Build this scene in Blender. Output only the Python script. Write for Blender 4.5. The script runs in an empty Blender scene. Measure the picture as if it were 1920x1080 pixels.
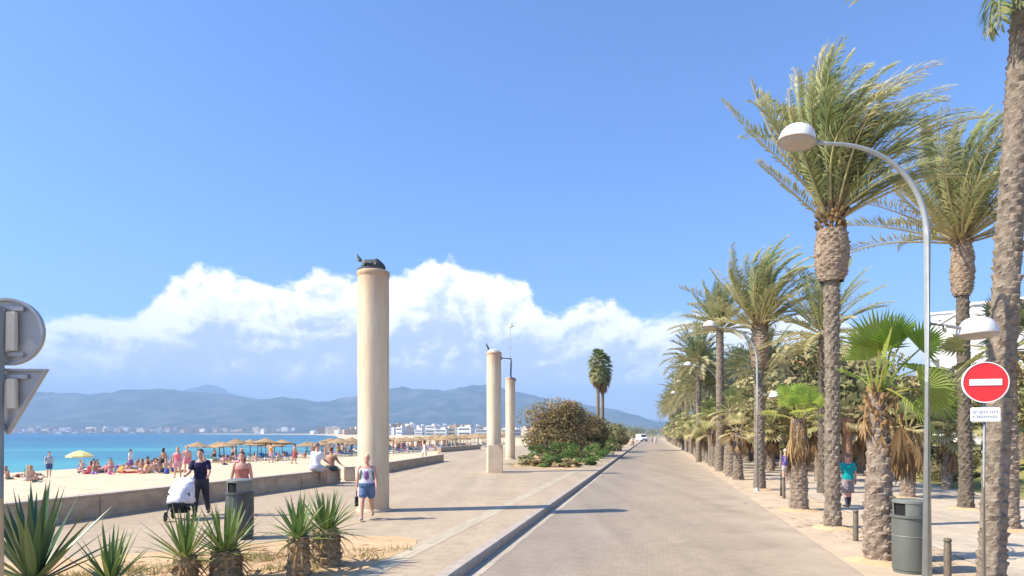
import bpy, bmesh, math, random
from mathutils import Vector, Matrix, noise as mnoise
R = math.radians
rnd = random.Random(7)
scene = bpy.context.scene
COL = scene.collection
H = 2.4          # camera height
F = 1250.0       # focal length in photo pixels (1920 wide)
HOR = 812.0      # horizon row

# ------------------------------------------------------------------ helpers
def V(*a): return Vector(a)
def kx(Y): return -3.17 + .211 * Y            # kerb line
def px(x, Y): return (x - 960) / F * Y
def gy(y, z=0.0): return (H - z) * F / (y - HOR)
def zat(y, Y): return H - (y - HOR) / F * Y

def tag(o, label=None, cat=None, group=None, kind=None):
    if label: o['label'] = label
    if cat: o['category'] = cat
    if group: o['group'] = group
    if kind: o['kind'] = kind
    return o

def link(name, me, mats=None, parent=None, loc=None, rz=None):
    o = bpy.data.objects.new(name, me)
    COL.objects.link(o)
    if mats:
        for m in (mats if isinstance(mats, (list, tuple)) else [mats]):
            me.materials.append(m)
    if parent: o.parent = parent
    if loc is not None: o.location = loc
    if rz is not None: o.rotation_euler = (0, 0, rz)
    return o

def empty(name, loc=(0, 0, 0), rz=0.0, label=None, cat=None, group=None, scale=1.0):
    o = bpy.data.objects.new(name, None)
    COL.objects.link(o)
    o.empty_display_size = .2
    o.location = loc; o.rotation_euler = (0, 0, rz); o.scale = (scale,) * 3
    tag(o, label, cat, group)
    return o

def copy_tree(o, parent=None):
    c = o.copy(); COL.objects.link(c)
    if parent: c.parent = parent
    for ch in list(o.children): copy_tree(ch, c)
    return c

def mesh_of(bm, smooth=False):
    me = bpy.data.meshes.new('mesh')
    bm.normal_update()
    bm.to_mesh(me); bm.free()
    if smooth:
        me.polygons.foreach_set('use_smooth', [True] * len(me.polygons))
    return me

def ob(name, bm, mat, parent=None, loc=None, smooth=False, rz=None):
    return link(name, mesh_of(bm, smooth), mat, parent, loc, rz)

def box(bm, c, s, rz=0.0, mi=0, M=None, bev=0.0):
    m = Matrix.Translation(c) @ Matrix.Rotation(rz, 4, 'Z') @ Matrix.Diagonal((s[0], s[1], s[2], 1))
    if M: m = M @ m
    r = bmesh.ops.create_cube(bm, size=1, matrix=m)
    fs = set(f for v in r['verts'] for f in v.link_faces)
    if bev:
        es = set(e for v in r['verts'] for e in v.link_edges)
        rr = bmesh.ops.bevel(bm, geom=list(es), offset=bev, segments=2, affect='EDGES')
        fs = set(f for f in rr['faces']) | set(f for f in fs if f.is_valid)
    for f in fs: f.material_index = mi

def frame(d):
    d = d.normalized()
    a = Vector((0, 0, 1)) if abs(d.z) < .95 else Vector((1, 0, 0))
    x = d.cross(a).normalized(); y = x.cross(d).normalized()
    return x, y

def tube(bm, pts, rad, seg=8, cap=True, mi=0):
    rings = []
    n = len(pts)
    x = None
    for i, p in enumerate(pts):
        d = (pts[min(i + 1, n - 1)] - pts[max(i - 1, 0)])
        if d.length < 1e-9: d = Vector((0, 0, 1))
        d.normalize()
        if x is None: x, y = frame(d)
        else:
            x = (x - d * x.dot(d)).normalized(); y = d.cross(x).normalized()
        r = rad[i] if isinstance(rad, (list, tuple)) else rad
        rings.append([bm.verts.new(p + x * (math.cos(2 * math.pi * k / seg) * r) + y * (math.sin(2 * math.pi * k / seg) * r)) for k in range(seg)])
    for a, b in zip(rings, rings[1:]):
        for k in range(seg):
            f = bm.faces.new((a[k], a[(k + 1) % seg], b[(k + 1) % seg], b[k])); f.material_index = mi
    if cap:
        f = bm.faces.new(rings[0][::-1]); f.material_index = mi
        f = bm.faces.new(rings[-1]); f.material_index = mi

def lathe(bm, prof, seg=24, c=(0, 0, 0), mi=0, a0=0.0, a1=2 * math.pi):
    c = Vector(c); rings = []
    full = abs(a1 - a0 - 2 * math.pi) < 1e-6
    m = seg if full else seg + 1
    for r, z in prof:
        rings.append([bm.verts.new(c + Vector((r * math.cos(a0 + (a1 - a0) * k / seg), r * math.sin(a0 + (a1 - a0) * k / seg), z))) for k in range(m)])
    for a, b in zip(rings, rings[1:]):
        for k in range(seg):
            f = bm.faces.new((a[k], a[(k + 1) % m], b[(k + 1) % m], b[k])); f.material_index = mi
    return rings

def poly_sheet(name, pts, z, mat, label=None, kind='structure'):
    bm = bmesh.new()
    bm.faces.new([bm.verts.new((p[0], p[1], z if len(p) < 3 else p[2])) for p in pts])
    bmesh.ops.triangulate(bm, faces=bm.faces[:])
    o = ob(name, bm, mat); o['kind'] = kind
    return o

# ------------------------------------------------------------------ materials
def nodes_of(m):
    m.use_nodes = True
    return m.node_tree.nodes, m.node_tree.links

def mat(name, col, col2=None, rough=.8, scale=6.0, spec=.3, bump=0.0, bscale=None, metal=0.0, detail=6, space='Object', lo=.35, hi=.65, rand=0.0, stretch=None):
    m = bpy.data.materials.new(name)
    N, L = nodes_of(m)
    b = N['Principled BSDF']
    b.inputs['Roughness'].default_value = rough
    b.inputs['Specular IOR Level'].default_value = spec
    b.inputs['Metallic'].default_value = metal
    b.inputs['Base Color'].default_value = (*col, 1)
    tc = N.new('ShaderNodeTexCoord')
    vec = tc.outputs['Object']
    if space == 'World':
        vec = N.new('ShaderNodeNewGeometry').outputs['Position']
    if stretch:
        mp = N.new('ShaderNodeMapping'); mp.inputs['Scale'].default_value = stretch
        L.new(vec, mp.inputs['Vector']); vec = mp.outputs['Vector']
    if col2:
        nz = N.new('ShaderNodeTexNoise'); nz.inputs['Scale'].default_value = scale; nz.inputs['Detail'].default_value = detail
        nz.inputs['Roughness'].default_value = .65
        L.new(vec, nz.inputs['Vector'])
        mr = N.new('ShaderNodeMapRange'); mr.inputs[1].default_value = lo; mr.inputs[2].default_value = hi
        L.new(nz.outputs['Fac'], mr.inputs[0])
        mx = N.new('ShaderNodeMix'); mx.data_type = 'RGBA'
        mx.inputs[6].default_value = (*col, 1); mx.inputs[7].default_value = (*col2, 1)
        L.new(mr.outputs[0], mx.inputs[0])
        out = mx.outputs[2]
        if rand:
            oi = N.new('ShaderNodeObjectInfo'); hs = N.new('ShaderNodeHueSaturation')
            m2 = N.new('ShaderNodeMapRange'); m2.inputs[3].default_value = 1 - rand; m2.inputs[4].default_value = 1 + rand
            L.new(oi.outputs['Random'], m2.inputs[0]); L.new(m2.outputs[0], hs.inputs['Value'])
            L.new(out, hs.inputs['Color']); out = hs.outputs['Color']
        L.new(out, b.inputs['Base Color'])
    if bump:
        nb = N.new('ShaderNodeTexNoise'); nb.inputs['Scale'].default_value = bscale or scale * 4; nb.inputs['Detail'].default_value = 5
        L.new(vec, nb.inputs['Vector'])
        bp = N.new('ShaderNodeBump'); bp.inputs['Strength'].default_value = bump; bp.inputs['Distance'].default_value = .03
        L.new(nb.outputs['Fac'], bp.inputs['Height']); L.new(bp.outputs['Normal'], b.inputs['Normal'])
    return m

def leafmat(name, c0, c1, c2, trans=.35, rough=.5, rand=.12, spec=.35):
    """foliage: leaf colour follows a per-leaf age value; thin leaves let light through"""
    m = bpy.data.materials.new(name)
    N, L = nodes_of(m)
    b = N['Principled BSDF']; b.inputs['Roughness'].default_value = rough; b.inputs['Specular IOR Level'].default_value = spec
    at = N.new('ShaderNodeAttribute'); at.attribute_name = 'age'
    cr = N.new('ShaderNodeValToRGB'); e = cr.color_ramp.elements
    e[0].position = 0; e[0].color = (*c0, 1); e[1].position = 1; e[1].color = (*c2, 1)
    k = e.new(.5); k.color = (*c1, 1)
    L.new(at.outputs['Fac'], cr.inputs['Fac'])
    oi = N.new('ShaderNodeObjectInfo'); hs = N.new('ShaderNodeHueSaturation')
    m2 = N.new('ShaderNodeMapRange'); m2.inputs[3].default_value = 1 - rand; m2.inputs[4].default_value = 1 + rand
    L.new(oi.outputs['Random'], m2.inputs[0]); L.new(m2.outputs[0], hs.inputs['Value'])
    L.new(cr.outputs['Color'], hs.inputs['Color'])
    L.new(hs.outputs['Color'], b.inputs['Base Color'])
    tr = N.new('ShaderNodeBsdfTranslucent'); L.new(hs.outputs['Color'], tr.inputs['Color'])
    mx = N.new('ShaderNodeMixShader'); mx.inputs[0].default_value = trans
    L.new(b.outputs[0], mx.inputs[1]); L.new(tr.outputs[0], mx.inputs[2])
    L.new(mx.outputs[0], N['Material Output'].inputs['Surface'])
    return m

def set_age(me, vals):
    a = me.attributes.new('age', 'FLOAT', 'POINT')
    a.data.foreach_set('value', vals)

def paver_mat(name, c1, c2, cm, bw, bh, off, rotz, big=(.9, 1.1), mort=.02, rough=.75, stain=None, contrast=.5, bump=.15):
    m = bpy.data.materials.new(name); N, L = nodes_of(m)
    b = N['Principled BSDF']; b.inputs['Roughness'].default_value = rough; b.inputs['Specular IOR Level'].default_value = .25
    g = N.new('ShaderNodeNewGeometry')
    mp = N.new('ShaderNodeMapping'); mp.inputs['Rotation'].default_value = (0, 0, rotz)
    L.new(g.outputs['Position'], mp.inputs['Vector'])
    br = N.new('ShaderNodeTexBrick'); br.inputs['Scale'].default_value = 1
    br.inputs['Brick Width'].default_value = bw; br.inputs['Row Height'].default_value = bh
    br.inputs['Mortar Size'].default_value = mort; br.offset = off
    br.inputs['Color1'].default_value = (*c1, 1); br.inputs['Color2'].default_value = (*c2, 1); br.inputs['Mortar'].default_value = (*cm, 1)
    br.inputs['Mortar Smooth'].default_value = .3
    L.new(mp.outputs[0], br.inputs['Vector'])
    def noise(scale, lo, hi, a, c, det=5, st=None):
        n = N.new('ShaderNodeTexNoise'); n.inputs['Scale'].default_value = scale; n.inputs['Detail'].default_value = det
        if st:
            q = N.new('ShaderNodeMapping'); q.inputs['Rotation'].default_value = (0, 0, rotz); q.inputs['Scale'].default_value = st
            L.new(g.outputs['Position'], q.inputs['Vector']); L.new(q.outputs[0], n.inputs['Vector'])
        else: L.new(g.outputs['Position'], n.inputs['Vector'])
        r = N.new('ShaderNodeMapRange'); r.inputs[1].default_value = lo; r.inputs[2].default_value = hi; r.inputs[3].default_value = a; r.inputs[4].default_value = c
        L.new(n.outputs['Fac'], r.inputs[0]); return r.outputs[0]
    n1 = noise(.35, .3, .7, big[0], big[1]); n2 = noise(5.0, .3, .7, .93, 1.07)
    n3 = noise(1.0, .35, .65, .92, 1.07, st=(1.2, .05, 1))
    mu = N.new('ShaderNodeMath'); mu.operation = 'MULTIPLY'; L.new(n1, mu.inputs[0]); L.new(n2, mu.inputs[1])
    mu2 = N.new('ShaderNodeMath'); mu2.operation = 'MULTIPLY'; L.new(mu.outputs[0], mu2.inputs[0]); L.new(n3, mu2.inputs[1])
    hs = N.new('ShaderNodeHueSaturation'); L.new(br.outputs['Color'], hs.inputs['Color']); L.new(mu2.outputs[0], hs.inputs['Value'])
    out = hs.outputs['Color']
    if stain:
        # a worn greyer lane along the road
        sx = N.new('ShaderNodeSeparateXYZ'); L.new(g.outputs['Position'], sx.inputs[0])
        m1 = N.new('ShaderNodeMath'); m1.operation = 'MULTIPLY_ADD'; m1.inputs[1].default_value = -.211
        L.new(sx.outputs['Y'], m1.inputs[0]); L.new(sx.outputs['X'], m1.inputs[2])
        ad = N.new('ShaderNodeMath'); ad.operation = 'ADD'; L.new(m1.outputs[0], ad.inputs[0])
        L.new(noise(.5, .3, .7, -.6, .6), ad.inputs[1])
        r = N.new('ShaderNodeMapRange'); r.inputs[1].default_value = stain[0]; r.inputs[2].default_value = stain[1]; r.inputs[3].default_value = 1; r.inputs[4].default_value = 0
        L.new(ad.outputs[0], r.inputs[0])
        mx = N.new('ShaderNodeMix'); mx.data_type = 'RGBA'; mx.blend_type = 'MULTIPLY'; mx.inputs[7].default_value = (*stain[2], 1)
        L.new(r.outputs[0], mx.inputs[0]); L.new(out, mx.inputs[6]); out = mx.outputs[2]
        # faint drip and tyre spots
        rs = noise(.9, .56, .74, 0, .5, 7)
        mx2 = N.new('ShaderNodeMix'); mx2.data_type = 'RGBA'; mx2.blend_type = 'MULTIPLY'; mx2.inputs[7].default_value = (.7, .7, .72, 1)
        L.new(rs, mx2.inputs[0]); L.new(out, mx2.inputs[6]); out = mx2.outputs[2]
    if stain:
        # sand blown in from the verge
        ad2 = N.new('ShaderNodeMath'); ad2.operation = 'ADD'; L.new(m1.outputs[0], ad2.inputs[0]); L.new(noise(.8, .3, .7, -.9, .9, 8), ad2.inputs[1])
        r3 = N.new('ShaderNodeMapRange'); r3.inputs[1].default_value = 1.9; r3.inputs[2].default_value = 4.2; r3.inputs[4].default_value = .7; L.new(ad2.outputs[0], r3.inputs[0])
        mx3 = N.new('ShaderNodeMix'); mx3.data_type = 'RGBA'; mx3.inputs[7].default_value = (.50, .40, .29, 1)
        L.new(r3.outputs[0], mx3.inputs[0]); L.new(out, mx3.inputs[6]); out = mx3.outputs[2]
    else:
        rs = noise(.7, .58, .74, 0, .35, 7)
        mx2 = N.new('ShaderNodeMix'); mx2.data_type = 'RGBA'; mx2.blend_type = 'MULTIPLY'; mx2.inputs[7].default_value = (.72, .70, .68, 1)
        L.new(rs, mx2.inputs[0]); L.new(out, mx2.inputs[6]); out = mx2.outputs[2]
    L.new(out, b.inputs['Base Color'])
    bp = N.new('ShaderNodeBump'); bp.inputs['Strength'].default_value = bump; bp.inputs['Distance'].default_value = .01
    L.new(br.outputs['Fac'], bp.inputs['Height']); bp.invert = True
    L.new(bp.outputs[0], b.inputs['Normal'])
    return m

RZ = math.atan(.211)
M = {}
M['road'] = paver_mat('road_blocks', (.355, .280, .200), (.318, .250, .178), (.275, .217, .160), .21, .105, .5, RZ, (.93, 1.06), .010, stain=(-1.6, -.4, (.87, .92, 1.0)))
M['prom'] = paver_mat('promenade_tiles', (.42, .33, .228), (.385, .30, .205), (.33, .26, .185), .40, .40, .5, RZ, (.93, 1.07), .012)
M['walk'] = paver_mat('walkway_tiles', (.53, .44, .335), (.47, .39, .295), (.37, .31, .245), .6, .4, .5, RZ, (.88, 1.08), .014)
M['strip'] = paver_mat('pale_edging', (.47, .40, .285), (.42, .355, .255), (.32, .275, .205), .35, .8, .5, RZ, (.95, 1.05), .02)
M['kerb'] = mat('kerb_stone', (.44, .37, .31), (.34, .29, .24), .85, 3, bump=.3, space='World')
M['gutter'] = paver_mat('gutter_stone', (.44, .385, .30), (.39, .34, .265), (.3, .27, .23), .3, 1.0, .5, RZ, (.9, 1.08), .02)
M['sand'] = mat('beach_sand', (.61, .52, .365), (.50, .41, .275), .95, .9, .1, bump=1.0, bscale=2.2, space='World', detail=8)
M['earth'] = mat('bed_earth', (.62, .42, .25), (.46, .32, .18), .95, 1.6, .1, bump=.6, bscale=9, space='World', detail=8)
M['verge'] = mat('sandy_verge', (.54, .42, .29), (.42, .33, .235), .95, 1.2, .1, bump=.4, bscale=9, space='World', detail=8)
M['ground'] = mat('ground_earth', (.24, .22, .13), (.34, .28, .18), .95, .2, .1, space='World', detail=8)
M['lawn'] = mat('dry_lawn', (.17, .19, .06), (.30, .26, .11), .95, .8, .1, bump=.8, bscale=14, space='World', detail=9)
M['grass'] = leafmat('grass_blades', (.16, .22, .05), (.30, .28, .09), (.45, .36, .17), .3)
M['concrete'] = mat('wall_concrete', (.60, .46, .31), (.40, .30, .205), .9, 1.4, .2, bump=.3, bscale=20, detail=9, stretch=(1, 1, 2))
M['cap'] = mat('wall_cap', (.52, .44, .35), (.42, .35, .28), .9, 2, .2)
M['column'] = mat('column_render', (.75, .63, .45), (.60, .48, .33), .85, 1.3, .2, bump=.12, bscale=14, detail=8, stretch=(1.6, 1.6, .35))
def stain_column(m):
    N, L = nodes_of(m); b = N['Principled BSDF']; src = b.inputs['Base Color'].links[0].from_socket
    tc = N.new('ShaderNodeTexCoord'); sp = N.new('ShaderNodeSeparateXYZ'); L.new(tc.outputs['Object'], sp.inputs[0])
    mp = N.new('ShaderNodeMapping'); mp.inputs['Scale'].default_value = (3, 3, .5); L.new(tc.outputs['Object'], mp.inputs['Vector'])
    n = N.new('ShaderNodeTexNoise'); n.inputs['Scale'].default_value = 1.5; n.inputs['Detail'].default_value = 7; L.new(mp.outputs[0], n.inputs['Vector'])
    ma = N.new('ShaderNodeMath'); ma.operation = 'MULTIPLY_ADD'; ma.inputs[1].default_value = 2.4; L.new(n.outputs['Fac'], ma.inputs[0]); L.new(sp.outputs['Z'], ma.inputs[2])
    r = N.new('ShaderNodeMapRange'); r.interpolation_type = 'SMOOTHSTEP'; r.inputs[1].default_value = 6.6; r.inputs[2].default_value = 8.3; r.inputs[4].default_value = .75; L.new(ma.outputs[0], r.inputs[0])
    mx = N.new('ShaderNodeMix'); mx.data_type = 'RGBA'; mx.inputs[7].default_value = (.52, .33, .22, 1); L.new(r.outputs[0], mx.inputs[0]); L.new(src, mx.inputs[6])
    m2 = N.new('ShaderNodeMath'); m2.operation = 'MULTIPLY_ADD'; m2.inputs[1].default_value = 1.6; L.new(n.outputs['Fac'], m2.inputs[0]); L.new(sp.outputs['Z'], m2.inputs[2])
    r2 = N.new('ShaderNodeMapRange'); r2.inputs[1].default_value = 1.5; r2.inputs[2].default_value = .8; r2.inputs[3].default_value = 0; r2.inputs[4].default_value = .55; L.new(m2.outputs[0], r2.inputs[0])
    g = N.new('ShaderNodeMix'); g.data_type = 'RGBA'; g.blend_type = 'MULTIPLY'; g.inputs[7].default_value = (.62, .56, .48, 1); L.new(r2.outputs[0], g.inputs[0]); L.new(mx.outputs[2], g.inputs[6])
    mp3 = N.new('ShaderNodeMapping'); mp3.inputs['Scale'].default_value = (9, 9, .22); L.new(tc.outputs['Object'], mp3.inputs['Vector'])
    n3 = N.new('ShaderNodeTexNoise'); n3.inputs['Scale'].default_value = 1.2; n3.inputs['Detail'].default_value = 6; L.new(mp3.outputs[0], n3.inputs['Vector'])
    r3 = N.new('ShaderNodeMapRange'); r3.inputs[1].default_value = .52; r3.inputs[2].default_value = .72; r3.inputs[4].default_value = .5; L.new(n3.outputs['Fac'], r3.inputs[0])
    g2 = N.new('ShaderNodeMix'); g2.data_type = 'RGBA'; g2.blend_type = 'MULTIPLY'; g2.inputs[7].default_value = (.70, .62, .52, 1); L.new(r3.outputs[0], g2.inputs[0]); L.new(g.outputs[2], g2.inputs[6])
    L.new(g2.outputs[2], b.inputs['Base Color'])
stain_column(M['column'])
M['rust'] = mat('column_stain', (.47, .30, .19), (.55, .42, .29), .85, 1.6, .2, stretch=(2, 2, .8))
M['plinth'] = mat('plinth_stone', (.62, .49, .35), (.52, .40, .28), .88, 2.0, .2, bump=.15)
M['bronze'] = mat('dark_bronze', (.045, .05, .055), (.09, .10, .10), .55, 9, .5, metal=.4, bump=.3)
M['pipe'] = mat('blue_grey_steel', (.10, .15, .22), (.14, .19, .27), .5, 6, .5, metal=.3)
M['galv'] = mat('galvanised_steel', (.40, .42, .41), (.32, .34, .34), .55, 5, .5, metal=.35)
M['lampwhite'] = mat('lamp_shell', (.72, .72, .70), (.62, .62, .60), .4, 4, .5)
M['lampglass'] = mat('lamp_diffuser', (.42, .36, .31), (.36, .31, .27), .4, 3, .5)
M['binmetal'] = mat('bin_metal', (.14, .15, .13), (.115, .125, .11), .5, 5, .4, metal=.2, stretch=(1, 1, .3))
M['bindark'] = mat('dark_bin_metal', (.085, .10, .10), (.06, .07, .07), .5, 5, .4, metal=.2, stretch=(1, 1, .3))
M['binhood'] = mat('bin_hood', (.20, .215, .195), (.17, .185, .165), .5, 5, .4, metal=.2)
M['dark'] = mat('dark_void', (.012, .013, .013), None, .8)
M['bollard'] = mat('bollard_iron', (.17, .14, .10), (.11, .09, .065), .6, 7, .4, metal=.1)
M['red'] = mat('sign_red', (.80, .035, .04), (.72, .03, .035), .45, 2, .4)
M['white'] = mat('white_paint', (.80, .80, .78), (.74, .74, .72), .5, 3, .4)
M['signgrey'] = mat('sign_back_grey', (.40, .40, .40), (.34, .34, .34), .45, 3, .4, metal=.3)
M['cream'] = mat('cream_bracket', (.66, .60, .48), (.58, .53, .43), .6, 4, .3)
M['post'] = mat('worn_post', (.52, .47, .38), (.36, .33, .27), .6, 6, .3, stretch=(1, 1, .3))
M['inkblue'] = mat('plate_ink', (.10, .14, .30), None, .5)
M['bark'] = mat('palm_bark', (.30, .245, .19), (.15, .12, .09), .95, 9, .1, bump=.5, bscale=30, detail=7)
M['barkdark'] = mat('palm_bark_dark', (.20, .165, .125), (.09, .075, .06), .95, 9, .1, bump=.5, bscale=30, detail=7)
M['barkpale'] = mat('fan_palm_bark', (.36, .29, .225), (.17, .125, .095), .95, 8, .1, bump=.5, bscale=28, detail=7)
M['boot'] = mat('leaf_base_stubs', (.42, .34, .25), (.17, .11, .075), .9, 14, .1, bump=.5, bscale=30)
M['barkred'] = mat('reddish_bark', (.34, .20, .13), (.22, .12, .08), .95, 7, .1, bump=.4, stretch=(1, 1, .25))
M['datefrond'] = leafmat('date_frond', (.17, .235, .085), (.37, .385, .165), (.58, .48, .24), .38, .45, .1)
M['datedark'] = leafmat('date_frond_deep', (.12, .185, .08), (.26, .285, .125), (.46, .38, .20), .25, .45, .12)
M['fan'] = leafmat('fan_leaf', (.17, .30, .04), (.37, .46, .09), (.54, .48, .17), .55, .4, .1)
M['fandull'] = leafmat('fan_leaf_dull', (.14, .19, .06), (.31, .31, .12), (.48, .39, .20), .35, .5, .15)
M['dryfan'] = leafmat('dry_leaf', (.16, .10, .05), (.29, .185, .09), (.44, .29, .145), .3, .8, .15, .1)
M['yucca'] = leafmat('yucca_leaf', (.06, .135, .04), (.16, .24, .06), (.32, .31, .11), .15, .4, .1, .4)
M['agave'] = leafmat('sword_leaf', (.035, .085, .045), (.085, .15, .06), (.19, .24, .08), .1, .35, .1, .45)
M['yuccatrunk'] = mat('yucca_trunk', (.40, .32, .20), (.14, .10, .06), .95, 16, .1, bump=.6, bscale=30)
M['shrub'] = leafmat('green_shrub_leaf', (.07, .155, .03), (.15, .25, .05), (.27, .32, .09), .35, .5, .15)
M['tamarisk'] = leafmat('brown_tamarisk_leaf', (.15, .15, .06), (.30, .25, .11), (.46, .30, .14), .3, .7, .1, .15)
M['olive'] = leafmat('olive_tree_leaf', (.135, .155, .06), (.30, .285, .13), (.46, .38, .20), .3, .6, .2, .2)
M['wood'] = mat('branch_wood', (.18, .13, .09), (.10, .075, .05), .95, 8, .1)
M['straw'] = mat('straw_thatch', (.44, .31, .18), (.28, .19, .105), .95, 12, .1, bump=.8, bscale=40, rand=.12, stretch=(1, 1, .3))
M['pole'] = mat('timber_pole', (.30, .22, .14), (.22, .16, .10), .9, 6, .1)
M['yellowcloth'] = mat('yellow_canvas', (.80, .68, .30), (.74, .62, .26), .8, 3, .2)
M['bldgwhite'] = mat('white_stucco', (.80, .79, .76), (.72, .70, .66), .85, .3, .2, rand=.06)
M['bldgcream'] = mat('cream_stucco', (.62, .52, .39), (.55, .46, .34), .85, .3, .2, rand=.1)
M['bldgocre'] = mat('ochre_stucco', (.46, .33, .22), (.40, .29, .19), .85, .3, .2, rand=.1)
M['window'] = mat('window_glass', (.06, .075, .10), (.10, .12, .15), .15, 1, .5)
M['tiles'] = mat('roof_tiles', (.42, .20, .11), (.33, .15, .08), .9, 2, .1)
M['hill'] = mat('hill_scrub', (.04, .065, .05), (.17, .17, .14), .95, .006, .05, space='World', detail=12, lo=.44, hi=.74)
M['tyre'] = mat('black_rubber', (.02, .02, .02), None, .8)
M['carglass'] = mat('vehicle_glass', (.02, .025, .03), None, .1, spec=.6)

def plain(name, c, rough=.8, spec=.2):
    k = 'p_' + name
    if k not in M:
        cloth = rough >= .8
        M[k] = mat(name, c, tuple(x * (.72 if cloth else .9) for x in c), rough, 9 if cloth else 12, spec, bump=.9 if cloth else 0, bscale=16)
    return M[k]

# sea
def sea_mat():
    m = bpy.data.materials.new('sea_water'); N, L = nodes_of(m)
    b = N['Principled BSDF']
    b.inputs['Roughness'].default_value = .35; b.inputs['Specular IOR Level'].default_value = .2
    g = N.new('ShaderNodeNewGeometry')
    mp = N.new('ShaderNodeMapping'); mp.inputs['Scale'].default_value = (.012, .03, 1); L.new(g.outputs['Position'], mp.inputs['Vector'])
    n = N.new('ShaderNodeTexNoise'); n.inputs['Scale'].default_value = 1; n.inputs['Detail'].default_value = 6; L.new(mp.outputs[0], n.inputs['Vector'])
    # shallow turquoise near the beach, deeper blue far out
    sx = N.new('ShaderNodeSeparateXYZ'); L.new(g.outputs['Position'], sx.inputs[0])
    r = N.new('ShaderNodeMapRange'); r.inputs[1].default_value = 60; r.inputs[2].default_value = 380; L.new(sx.outputs['Y'], r.inputs[0])
    ad = N.new('ShaderNodeMath'); ad.operation = 'ADD'; L.new(r.outputs[0], ad.inputs[0])
    r2 = N.new('ShaderNodeMapRange'); r2.inputs[1].default_value = .3; r2.inputs[2].default_value = .7; r2.inputs[3].default_value = -.3; r2.inputs[4].default_value = .3
    L.new(n.outputs['Fac'], r2.inputs[0]); L.new(r2.outputs[0], ad.inputs[1])
    cr = N.new('ShaderNodeValToRGB'); e = cr.color_ramp.elements
    e[0].position = 0; e[0].color = (.065, .29, .31, 1); e[1].position = 1; e[1].color = (.018, .115, .205, 1)
    k = e.new(.35); k.color = (.032, .18, .245, 1)
    L.new(ad.outputs[0], cr.inputs['Fac']); L.new(cr.outputs[0], b.inputs['Base Color'])
    mp2 = N.new('ShaderNodeMapping'); mp2.inputs['Scale'].default_value = (.25, .6, 1); L.new(g.outputs['Position'], mp2.inputs['Vector'])
    n2 = N.new('ShaderNodeTexNoise'); n2.inputs['Scale'].default_value = 1; n2.inputs['Detail'].default_value = 4; L.new(mp2.outputs[0], n2.inputs['Vector'])
    bp = N.new('ShaderNodeBump'); bp.inputs['Strength'].default_value = .6; bp.inputs['Distance'].default_value = .4
    L.new(n2.outputs['Fac'], bp.inputs['Height']); L.new(bp.outputs[0], b.inputs['Normal'])
    return m
M['sea'] = sea_mat()

# ------------------------------------------------------------------ camera, light, sky
cam_d = bpy.data.cameras.new('camera'); cam = bpy.data.objects.new('camera', cam_d); COL.objects.link(cam)
cam.location = (0, 0, H); cam.rotation_euler = (R(90), 0, 0)
cam_d.sensor_width = 36; cam_d.lens = 36 * F / 1920
cam_d.shift_y = (HOR - 540) / 1920
cam_d.clip_start = .1; cam_d.clip_end = 40000
scene.camera = cam

SUN_EL = 44.0
sun_dir = Vector((-1.0, -.22, 0)).normalized() * math.cos(R(SUN_EL)) + Vector((0, 0, math.sin(R(SUN_EL))))
sd = bpy.data.lights.new('sun', 'SUN'); sun = bpy.data.objects.new('sun', sd); COL.objects.link(sun)
sd.energy = 4.8; sd.angle = R(.53); sd.color = (1, .90, .735)
sun.rotation_euler = sun_dir.to_track_quat('Z', 'Y').to_euler()

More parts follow.
